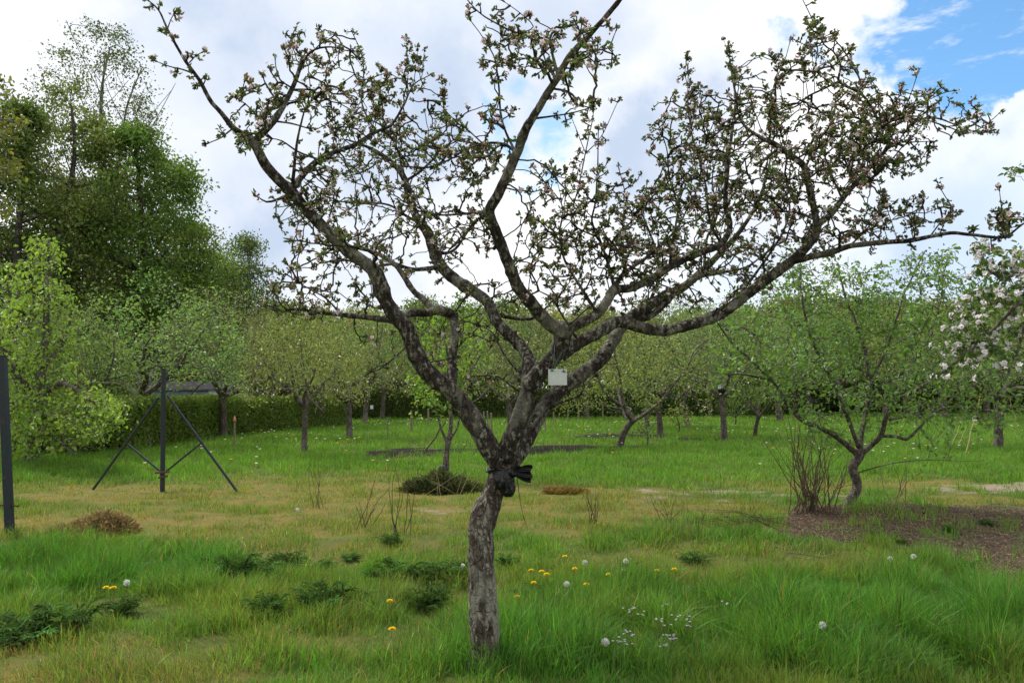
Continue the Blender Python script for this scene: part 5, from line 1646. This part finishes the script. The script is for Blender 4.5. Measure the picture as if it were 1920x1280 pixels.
def stems(name, label, cat, px, py, tops, r, mat, seed, spread=.15, branchy=0, group=None):
    rng = np.random.default_rng(seed)
    b = gz(px, py)
    mb = MB()
    for (tx, ty, dy) in tops:
        a = np.array([rng.normal() * spread, rng.normal() * spread * .6, -.05])
        e = P(tx, ty, b[1] + dy) - b
        mid = a * .45 + e * .55 + rng.normal(size=3) * .05 * np.linalg.norm(e) + [0, 0, .03]
        q = catmull(np.array([[*a, r], [*mid, r * .7], [*e, r * .3]]), .05)
        q[:, :3] += (np.stack([fbm(q[:, :3] * 5, seed + k) for k in range(3)], -1) - .5) * .05
        tube(mb, q[:, :3], q[:, 3], 5)
        for k in range(branchy):
            i = rng.integers(len(q) // 4, len(q) - 1)
            d = norm(norm(e - a) + rng.normal(size=3) * .6)
            l = rng.uniform(.1, .35) * np.linalg.norm(e)
            s = catmull(np.array([[*q[i, :3], q[i, 3] * .7], [*(q[i, :3] + d * l * .5 + rng.normal(size=3) * .02), q[i, 3] * .5], [*(q[i, :3] + d * l), .001]]), .05)
            tube(mb, s[:, :3], s[:, 3], 4, cap=False)
    o = mb.obj(name, mat)
    o.location = tuple(b)
    return tag(o, label, cat, group)


rg = np.random.default_rng(21)
fan = [(1525 + rg.normal() * 38, rg.uniform(790, 905), rg.normal() * .3) for _ in range(42)] + [(1440, 815, 0), (1478, 775, .1), (1497, 790, -.1), (1540, 770, .1), (1590, 845, 0), (1460, 870, .1), (1610, 860, .1)]
stems('bare_shrub', 'clump of bare reddish-brown stems at the left of the leafy tree on the mound', 'shrub', 1522, 962, fan, .007, M_stem, 22, .17, 2)
stems('bare_shrub', 'thin bare brown stems standing right of the leafy tree on the mound', 'shrub', 1690, 945, [(1690, 845, 0), (1705, 860, .1), (1672, 870, -.1), (1735, 880, .1), (1650, 885, 0), (1700, 890, .1)], .005, M_stem, 23, .12, 3)
stems('dead_sprigs', 'upright cluster of cut twigs in the grass right of the main trunk', 'twigs', 1113, 985, [(1106 + k * 4 + rg.normal() * 3, 915 + rg.uniform(0, 40), rg.normal() * .05) for k in range(-2, 6)], .006, M_stem, 24, .05, 1)
stems('dead_sprigs', 'tall faint reddish stems left of the pile of evergreen cuttings', 'twigs', 742, 1003, [(728, 862, 0), (736, 850, .1), (752, 846, 0), (765, 858, .1), (772, 870, 0), (758, 905, 0), (745, 890, 0)], .005, M_stem, 25, .06, 1)
stems('dead_sprigs', 'dry twiggy tuft with two long slanting stems left of the evergreen cuttings', 'twigs', 686, 990, [(707, 885, 0), (742, 905, .1), (672, 935, 0), (690, 930, .1), (665, 950, 0), (700, 945, 0), (725, 930, 0)], .005, M_stem, 26, .06, 2)
stems('dead_sprigs', 'thin reddish stems standing alone in the grass right of the braced post', 'twigs', 590, 952, [(572, 850, 0), (590, 846, .1), (598, 852, 0), (580, 865, 0), (602, 872, 0)], .004, M_stem, 27, .09, 1)
stems('dead_sprigs', 'bare thorny twigs leaning left, right of the cut twig cluster', 'twigs', 1255, 980, [(1215, 925, 0), (1235, 935, .1), (1270, 930, 0), (1285, 950, 0), (1228, 950, .1)], .005, M_stem, 28, .05, 2)
stems('brush_heap', 'low tangle of cut grey twigs lying left of the mulched mound', 'brush', 1420, 985, [(1300 + rg.uniform(0, 210), 955 + rg.uniform(0, 42), rg.normal() * .35) for _ in range(46)], .005, M_stem, 29, .45, 3)
stems('dead_sprigs', 'forked dry twig poking up beside the lower main trunk', 'twigs', 932, 1106, [(944, 1062, 0), (958, 1078, .05), (950, 1070, -.05)], .003, M_straw, 30, .01, 1)
stems('dead_sprigs', 'pale dead grass stalks standing below the mound in the right grass', 'twigs', 1492, 1075, [(1468, 1030, 0), (1475, 1022, 0), (1482, 1040, 0), (1462, 1018, 0)], .003, M_straw, 33, .03, 1)
stems('dead_sprigs', 'pale dry stalks sticking out of the evergreen cuttings', 'twigs', 830, 930, [(805, 870, 0), (817, 860, 0), (868, 885, 0), (872, 880, .1), (894, 870, .1), (780, 890, 0), (900, 895, 0)], .0035, M_straw, 34, .35, 0)
# hanging shoot from the fork, right of the bag
m = MB()
q = catmull(np.array([P(968, 880, TY + .05), P(974, 930, TY + .0), P(981, 965, TY - .02), P(990, 992, TY - .05)]), .02)
tube(m, q, np.linspace(.0022, .0012, len(q)), 5)
o = m.obj('hanging_shoot', M_twig)
tag(o, 'thin dry shoot dangling from the fork right of the black bag', 'twig')


def leafy_heap(name, label, cat, px, py, rx, ry, h, n, col, seed, L, W, mat=M_attr, straw=0, flat=.5):
    rng = np.random.default_rng(seed)
    b = gz(px, py)
    th, rr = rng.uniform(0, 2 * pi, n), np.sqrt(rng.random(n))
    an = .62 + .75 * fbm(np.stack([np.cos(th) * 1.4 + seed, np.sin(th) * 1.4], -1), seed + 1)
    x, y = np.cos(th) * rr * rx * an, np.sin(th) * rr * ry * an
    top = h * (1 - rr ** 3) ** .8 * np.clip(.1 + 1.7 * (fbm(np.stack([x * 4, y * 4], -1), seed) - .1), .1, 1.3)
    z = top * rng.random(n) ** .5
    mb = MB()
    k = 14                                                     # the body of the heap
    ph = np.linspace(0, 2 * pi, 28, endpoint=False)
    rings = []
    for i in range(k):
        f = 1 - i / (k - 1)
        ring = np.stack([np.cos(ph) * rx * f * .6, np.sin(ph) * ry * f * .6, np.full(28, h * .3 * (1 - f ** 2.5) - .03)], -1)
        ring[:, 2] += (fbm(ring * 5, seed) - .5) * h * .5 * (i > 0)
        rings.append(ring)
    i_ = (np.arange(k - 1)[:, None] * 28 + np.arange(28)[None]).ravel()
    j_ = (np.arange(k - 1)[:, None] * 28 + (np.arange(28)[None] + 1) % 28).ravel()
    mb.add(np.vstack(rings), np.stack([i_, j_, j_ + 28, i_ + 28], -1), np.array(col) * (.85 if col[0] > .15 else .45))
    out = np.column_stack([x / rx, y / ry, np.full(n, .6)])
    ax = norm(out * .7 + rng.normal(size=(n, 3)) * .7)
    leaves(mb, np.column_stack([x, y, z]), ax, norm(rng.normal(size=(n, 3)) + [0, 0, 1]), L * rng.uniform(.5, 1.4, n), W, colvar(rng, col, n, .3, .12), 0, .15, .3)
    o = mb.obj(name, mat)
    o.location = tuple(b)
    return tag(o, label, cat)


leafy_heap('cuttings_heap', 'low pile of dark evergreen cuttings in the grass behind the main trunk', 'cuttings', 822, 922, .60, .38, .27, 7000, (.085, .10, .045), 91, .11, .018)
leafy_heap('straw_heap', 'heap of dead brown grass right of the leaning steel post', 'heap', 190, 998, .42, .22, .17, 9000, (.36, .27, .15), 92, .085, .0045)
leafy_heap('straw_heap', 'flat low heap of dead grass next to the leaning steel post', 'heap', 132, 1000, .22, .14, .08, 3500, (.36, .27, .15), 93, .08, .0045)
leafy_heap('straw_heap', 'small mound of orange-brown dry moss by the bare earth strip', 'heap', 1058, 925, .34, .15, .07, 2200, (.24, .165, .06), 94, .08, .009)


# ------------------------------------------------------------------ weeds and flowers


def weed_mesh(seed, n=90):
    """a ragwort-like rosette: many divided leaves arching from one root"""
    rng = np.random.default_rng(seed)
    mb = MB()
    for i in range(n):
        az = rng.uniform(0, 2 * pi)
        l = rng.uniform(.08, .21)
        rise = rng.uniform(.7, 2.0)
        o = np.array([rng.normal() * .05, rng.normal() * .05, 0])
        d = np.array([cos(az), sin(az), 0])
        t = np.linspace(0, 1, 8)[:, None]
        pts = o + d * l * t + np.array([0, 0, 1]) * l * rise * (t - .55 * t * t)
        tan_ = norm(np.gradient(pts, axis=0))
        side = np.cross(tan_, [0, 0, 1.0])
        c = colvar(rng, (.052, .108, .026), 1, .35, .12)[0]
        P_, A_, L_ = [], [], []
        for s in (-1, 1):
            for k in range(2, 8):
                P_.append(pts[k])
                A_.append(tan_[k] * .55 + side[k] * s * .8 + rng.normal(size=3) * .2)
                L_.append(l * .36 * (1.05 - abs(k / 7 - .6)))
        P_.append(pts[-1]); A_.append(tan_[-1]); L_.append(l * .25)
        leaves(mb, np.array(P_), np.array(A_), np.broadcast_to(np.array([0, 0, 1.0]), (len(P_), 3)) + rng.normal(size=(len(P_), 3)) * .3, np.array(L_), np.array(L_) * .24, c, 0, .2, .15)
        tube(mb, pts, np.linspace(.003, .001, 8), 4, c, cap=False)
    return mb.mesh('weed_clump', M_attr)


WM = [weed_mesh(s) for s in (1, 2, 3, 4)]
WEED = [(398,1080,1.0,'dark ferny weed clump, leftmost of the run below the braced post'),(448,1086,1.15,'dark ferny weed clump, second of the run below the braced post'),(500,1082,1.2,'largest dark ferny weed clump in the middle of the run below the braced post'),
 (540,1070,.9,'dark ferny weed clump at the right end of the run below the braced post'),(602,1080,.8,'small separate dark weed clump right of the long run'),(660,1052,.6,'tiny dark weed clump in yellowish grass left of the trunk, farthest of its group'),
 (738,1100,1.1,'dark weed clump left of the two hugging the trunk'),(795,1098,1.15,'dark weed clump in the middle of the patch beside the trunk'),(848,1092,1.2,'dark weed clump touching the left side of the main trunk'),
 (610,1150,1.15,'dark weed clump in the lower left grass beside a single dandelion'),(698,1140,1.0,'dark weed clump just behind the single dandelion left of the trunk'),(800,1142,1.0,'dark weed clump low beside the trunk, right of the dandelion'),
 (500,1162,.9,'pale ferny weed clump alone in the lower left grass'),(35,1205,1.5,'big dark weed clump in the bottom left corner'),(118,1190,1.1,'dark weed clump right beside the big corner one'),
 (228,1152,.7,'small dark weed clump between the corner clumps and the yellow flowers'),(1305,1060,.9,'round dark weed clump in the yellowish grass below the cut twigs'),(735,1024,.7,'dark weed clump under the tall faint stems'),
 (988,1128,.8,'dark weed clump right of the lower trunk'),(168,978,.45,'small bluish weed beside the dead grass heap'),(1780,1000,.5,'small green weed on the wood chips'),(1815,1062,.55,'green weed at the lower edge of the wood chips'),
 (950,1062,.6,'small dark weed close to the right side of the trunk'),(1400,1010,.6,'dark weed at the end of the twig tangle'),(1560,1095,.5,'low dark weed in front of the pale grass below the mound'),(1180,1075,.55,'small dark weed among the dandelions'),(1690,1020,.4,'tiny weed in the middle of the mulched mound'),(1850,985,.5,'weed near the right edge on the upper wood chips'),(1640,1010,.45,'low weed on the mulch below the leafy tree trunk')]
WPOS = []
for k, (px, py, s, lab) in enumerate(WEED):
    o = link('weed_clump', WM[k % 4])
    o.location = tuple(gz(px, py))
    o.rotation_euler = (0, 0, k * 1.7)
    o.scale = (s * .8, s * .8, s * (1.0 + .25 * sin(k * 2.3)))
    tag(o, lab, 'weed', 'dark weed clumps in the grass')
    WPOS.append((o.location[0], o.location[1], .12 * s))


def dandelion(seed, seedhead=False, h=.13):
    rng = np.random.default_rng(seed)
    st, hd = MB(), MB()
    e = np.array([rng.normal() * .015, rng.normal() * .015, h])
    q = catmull(np.array([[0, 0, -.03], [e[0] * .2, e[1] * .2, h * .5], e]), .02)
    tube(st, q, .0022, 6, (.16, .19, .06))
    if seedhead:
        n = 170
        d = rand_dir(rng, n)
        leaves(hd, e + d * .004, d, rand_dir(rng, n), .019, .0012, (.75, .75, .72))
        for a in d[::2]:
            f = norm(a + rng.normal(size=(6, 3)) * .5)
            leaves(hd, np.repeat((e + a * .019)[None], 6, 0), f, rand_dir(rng, 6), .0075, .0016, (.85, .85, .84))
    else:
        for ring, (nn, up, L) in enumerate(((26, .15, .027), (24, .45, .024), (18, .9, .019), (10, 1.8, .014))):
            th = np.arange(nn) / nn * 2 * pi + rng.uniform(0, 1)
            ax = np.stack([np.cos(th), np.sin(th), np.full(nn, up)], -1)
            leaves(hd, np.repeat(e[None] + [0, 0, ring * .001], nn, 0), ax, np.broadcast_to(np.array([0, 0, 1.0]), (nn, 3)), L, .0075, colvar(rng, (.86, .64, .010), nn, .08, .03), 0, .1, .1)
    return st.mesh('stalk', M_attr), hd.mesh('flower_head', M_petal)


DAN = [dandelion(5, h=.16), dandelion(6, h=.16), dandelion(7, h=.13)]
SEE = [dandelion(8, True, .17), dandelion(9, True, .14)]
FL = [(1057,1042,0,'dandelion farthest back in the group right of the trunk'),(995,1069,2,'small half-open dandelion nearest to the trunk on its right'),(1010,1071,0,'dandelion second nearest to the trunk on its right'),(1029,1075,1,'dandelion third from the trunk on its right'),
 (1075,1065,0,'bright dandelion left of the pair of white seed heads'),(1148,1077,1,'dandelion just below the two close seed heads'),(1094,1095,0,'nearest dandelion below the seed heads'),(1228,1068,1,'broad dandelion, left of the pair farthest from the trunk'),(1261,1066,0,'dandelion farthest right in the grass'),
 (969,1118,2,'dandelion by itself low at the right side of the trunk'),(730,1126,2,'small dandelion against the dark weeds left of the trunk'),(733,1177,0,'largest dandelion, alone in the lower grass left of the trunk'),
 (199,1103,1,'left flower of the yellow trio near the left edge'),(206,1102,0,'middle flower of the yellow trio near the left edge'),(214,1100,1,'right flower of the yellow trio near the left edge'),(121,1038,2,'tiny dandelion in the lush grass below the leaning post'),(1000,1092,2,'half-hidden dandelion above the dandelion low by the trunk')]
_f = {}


def plant_flower(px, py, v, lab, kind, lib, h, name, cat, group):
    p = G(px, py, h)
    for _ in range(3):
        p = G(px, py, float(hgt(p[0], p[1])) + h)
    loc = (p[0], p[1], p[2] - h)
    key = (kind, v)
    if key not in _f:
        t = thing(name, lab, cat, loc, px % 6, group)
        link('stalk', lib[v][0], t)
        link('flower_head', lib[v][1], t)
        _f[key] = t
    else:
        dup(_f[key], loc, px % 6, (1, 1, 1), lab)


for px, py, v, lab in FL:
    plant_flower(px, py, v, lab, 'd', DAN, (.16, .16, .13)[v], 'dandelion', 'flower', 'yellow dandelions')
SH = [(1097,1055,1,'white seed head left of the close pair'),(1174,1053,0,'largest white seed head, upper of the close pair'),(1171,1070,1,'smaller seed head below the largest one'),(870,1061,1,'white seed head touching the left side of the trunk'),(1060,1095,1,'worn seed head beside the nearest dandelion'),
 (1672,1049,0,'seed head left of the other in the grass below the mulch'),(1716,1042,0,'seed head right below the mulched mound'),(1548,1170,0,'seed head deep in the tall lower right grass'),(240,1092,1,'grey seed head right of the yellow trio'),(1132,1204,1,'small seed head in the lower grass right of the trunk foot'),(556,955,1,'seed head left of the thin reddish stems')]
for px, py, v, lab in SH:
    plant_flower(px, py, v, lab, 's', SEE, (.17, .14)[v], 'seed_head', 'flower', 'white dandelion seed heads')


def cuckoo(seed):
    rng = np.random.default_rng(seed)
    st, hd = MB(), MB()
    q = catmull(np.array([[0, 0, -.03], [rng.normal() * .01, rng.normal() * .01, .12], [rng.normal() * .02, rng.normal() * .02, .24]]), .02)
    tube(st, q, .0016, 5, (.12, .16, .06))
    for k in range(4):
        c = q[-1] + [rng.normal() * .015, rng.normal() * .015, -.012 * k * rng.random()]
        th = np.arange(4) / 4 * 2 * pi + rng.uniform(0, 6)
        leaves(hd, np.repeat(c[None], 4, 0), np.stack([np.cos(th), np.sin(th), np.full(4, .5)], -1), np.broadcast_to(np.array([0, 0, 1.0]), (4, 3)), .0095, .008, colvar(rng, (.62, .54, .64), 4, .06, .04))
    return st.mesh('stalk', M_attr), hd.mesh('flower_head', M_petal)


CK = [cuckoo(1), cuckoo(2)]
rg = np.random.default_rng(77)
for k in range(19):
    px, py = (1262 + rg.normal() * 34, 1168 + rg.normal() * 24) if k < 14 else (1165 + rg.normal() * 14, 1185 + rg.normal() * 12)
    plant_flower(px, py, k % 2, 'pale lilac-white wildflower in the loose drift of the lower right grass' if k < 14 else 'pale wildflower in the small drift right of the trunk foot', 'c' if k < 14 else 'e', CK, .24, 'wildflower', 'flower', 'drift of pale wildflowers in the lower grass')

# ------------------------------------------------------------------ grass


def blades(mb, x, y, h, w, col, rng, segs, lean=.5, clump=None):
    n = len(x)
    az = rng.uniform(0, 2 * pi, n) if clump is None else clump + rng.normal(size=n) * 1.5
    d = np.stack([np.cos(az), np.sin(az), np.zeros(n)], -1)
    faz = rng.uniform(0, 2 * pi, n)
    s = np.stack([np.cos(faz), np.sin(faz), np.zeros(n)], -1)
    ln = np.abs(rng.normal(size=n)) * lean + .05
    base = np.stack([x, y, hgt(x, y) - .01], -1)
    t = np.linspace(0, 1, segs + 1)
    rows = []
    for k, tt in enumerate(t):
        c = base + d * (h * ln * tt ** 1.8)[:, None] + np.array([0, 0, 1]) * (h * (tt - .28 * np.minimum(ln, 1.6) * tt * tt))[:, None]
        if k < segs:
            ww = (w * (1 - .75 * tt ** 1.5) * .5)[:, None]
            rows += [c - s * ww, c + s * ww]
        else:
            rows.append(c)
    v = np.stack(rows, 1)
    m = v.shape[1]
    i = np.arange(n)[:, None] * m
    q = [i + np.array([2 * k, 2 * k + 1, 2 * k + 3, 2 * k + 2]) for k in range(segs - 1)]
    tri = i + np.array([m - 3, m - 2, m - 1])
    fs = [tri] + ([np.concatenate(q)] if q else [])
    mb.add(v.reshape(-1, 3), fs, np.repeat(col, m, 0))


def sow(y0, y1, per, name, hbase, wbase, segs, seed, xm=1.12):
    rng = np.random.default_rng(seed)
    area = 0.5 * (y1 - y0) * 2 * (960 / F_PX) * xm * (y0 + y1)
    n = int(area * per)
    y = np.sqrt(rng.uniform(y0 ** 2, y1 ** 2, n))
    x = rng.uniform(-1, 1, n) * y * 960 / F_PX * xm
    k = masks(x, y)
    xy = np.stack([x, y], -1)
    cl = fbm(xy * 3.1, 51)
    cl2 = fbm(xy * .8, 53)
    keep = 1 - .45 * k['moss'] - .85 * np.clip(k['bare'] * 1.2 - .1, 0, 1) - .93 * np.clip(k['mulch'] * 1.5 - .9 * np.clip((cl - .56) * 6, 0, 1), 0, 1) - .97 * np.clip(k['soil'] * 1.4, 0, 1)
    keep *= np.clip(.30 + 1.5 * (cl - .25), .2, 1) + .4 * k['tall']
    ok = rng.random(n) < keep
    x, y, xy, cl, cl2 = x[ok], y[ok], xy[ok], cl[ok], cl2[ok]
    k = {a: b[ok] for a, b in k.items()}
    n = len(x)
    far = np.clip((y - 12.0) / 3, 0, 1)
    h = hbase * (.38 + 1.7 * np.clip((cl - .28) * 1.5, 0, 1)) * (1 + .75 * k['tall']) * (1 - .62 * k['moss']) * rng.uniform(.55, 1.25, n)
    lush = np.array([.090, .210, .028])
    yel = np.array([.140, .205, .038])
    dry = np.array([.27, .185, .08])
    rich = np.array([.070, .190, .028])
    meadow = np.array([.105, .215, .030])
    f1 = np.clip((cl2 - .36) * 3.6, 0, 1)[:, None]
    col = lush * (1 - f1) + yel * f1
    col = col * (1 - .8 * k['tall'][:, None]) + rich * .8 * k['tall'][:, None]
    col = col * (1 - .85 * far[:, None]) + (meadow * (.8 + .45 * cl2[:, None])) * .85 * far[:, None]
    mo = np.clip(k['moss'] * 1.1, 0, 1)[:, None]
    col = col * (1 - mo * .7) + (yel * .66 + dry * .34) * mo * .7
    dead = rng.random(n) < (.05 + .22 * k['moss']) * (1 - .8 * far) * (1 - .7 * k['tall'])
    col[dead] = dry * rng.uniform(.7, 1.3, (int(dead.sum()), 1))
    col = np.clip(col * (1 + .28 * rng.normal(size=(n, 1))) * (1 + .12 * rng.normal(size=(n, 3))), .006, .6)
    for wx, wy, wr in WPOS:
        near = (x - wx) ** 2 + (y - wy) ** 2 < wr * wr
        h[near] *= .45
    w = wbase * rng.uniform(.5, 1.0, n) * np.where(rng.random(n) < .15, 1.9, 1) * (1 + .3 * k['tall'])
    az = fbm(xy * 1.3, 57) * 4 * pi
    mb = MB()
    blades(mb, x, y, h, w, col, rng, segs, .55, az)
    o = mb.obj(name, M_grass)
    tag(o, {'grass': None}.get(name), kind='stuff')
    return o


sow(3.6, 7.5, 6800, 'grass', .135, .0050, 3, 301)
sow(7.5, 13.0, 2300, 'grass', .115, .0075, 2, 302)
sow(13.0, 24.0, 950, 'grass', .135, .012, 2, 303)
sow(24.0, 40.0, 250, 'grass', .15, .026, 1, 304)
sow(40.0, 75.0, 70, 'grass', .17, .05, 1, 305)

# wood chips on the mulched mound and daisies in the far meadow
rng = np.random.default_rng(401)
n = 26000
x, y = rng.uniform(3.0, 8.5, n), rng.uniform(6.8, 13.0, n)
k = masks(x, y)['mulch']
ok = rng.random(n) < k * 1.1 - .15
x, y = x[ok], y[ok]
n = len(x)
mb = MB()
leaves(mb, np.stack([x, y, hgt(x, y) + .008], -1), norm(rng.normal(size=(n, 3)) * [1, 1, .25]), norm(rng.normal(size=(n, 3)) * .4 + [0, 0, 1]), rng.uniform(.012, .04, n), rng.uniform(.006, .016, n),
       colvar(rng, (.17, .122, .086), n, .7, .10), 0, .05, .05)
for _ in range(170):
    a = gz(rng.uniform(1440, 1910), rng.uniform(958, 1050))
    th, l = rng.uniform(0, pi), rng.uniform(.08, .35)
    d = np.array([cos(th), sin(th), rng.uniform(-.02, .12)]) * l
    q = catmull(np.array([a + [0, 0, .012], a + d * .5 + [rng.normal() * .02, rng.normal() * .02, .02], a + d + [0, 0, .012]]), .05)
    tube(mb, q, np.linspace(.004, .002, len(q)), 4, (.13, .10, .075) if rng.random() < .6 else (.26, .21, .15))
tag(mb.obj('wood_chips', M_attr), kind='stuff')
n = 900
y = np.sqrt(rng.uniform(16 ** 2, 50 ** 2, n))
x = rng.uniform(-.7, .7, n) * y
ok = (fbm(np.stack([x * .35, y * .22], -1), 91) > .53)
x, y = x[ok], y[ok]
n = len(x)
mb = MB()
z = hgt(x, y) + .17
c = np.where(rng.random((n, 1)) < .7, np.array([[.75, .75, .72]]), np.array([[.7, .5, .05]]))
for a in range(3):
    th = a * 2.1
    leaves(mb, np.stack([x, y, z], -1), np.broadcast_to(np.array([cos(th), sin(th), .5]), (n, 3)), np.broadcast_to(np.array([0, 0, 1.0]), (n, 3)), .03 + y * .0008, .03 + y * .0008, c)
tag(mb.obj('daisies', M_petal), kind='stuff')
print('vertices', sum(len(m.vertices) for m in bpy.data.meshes))
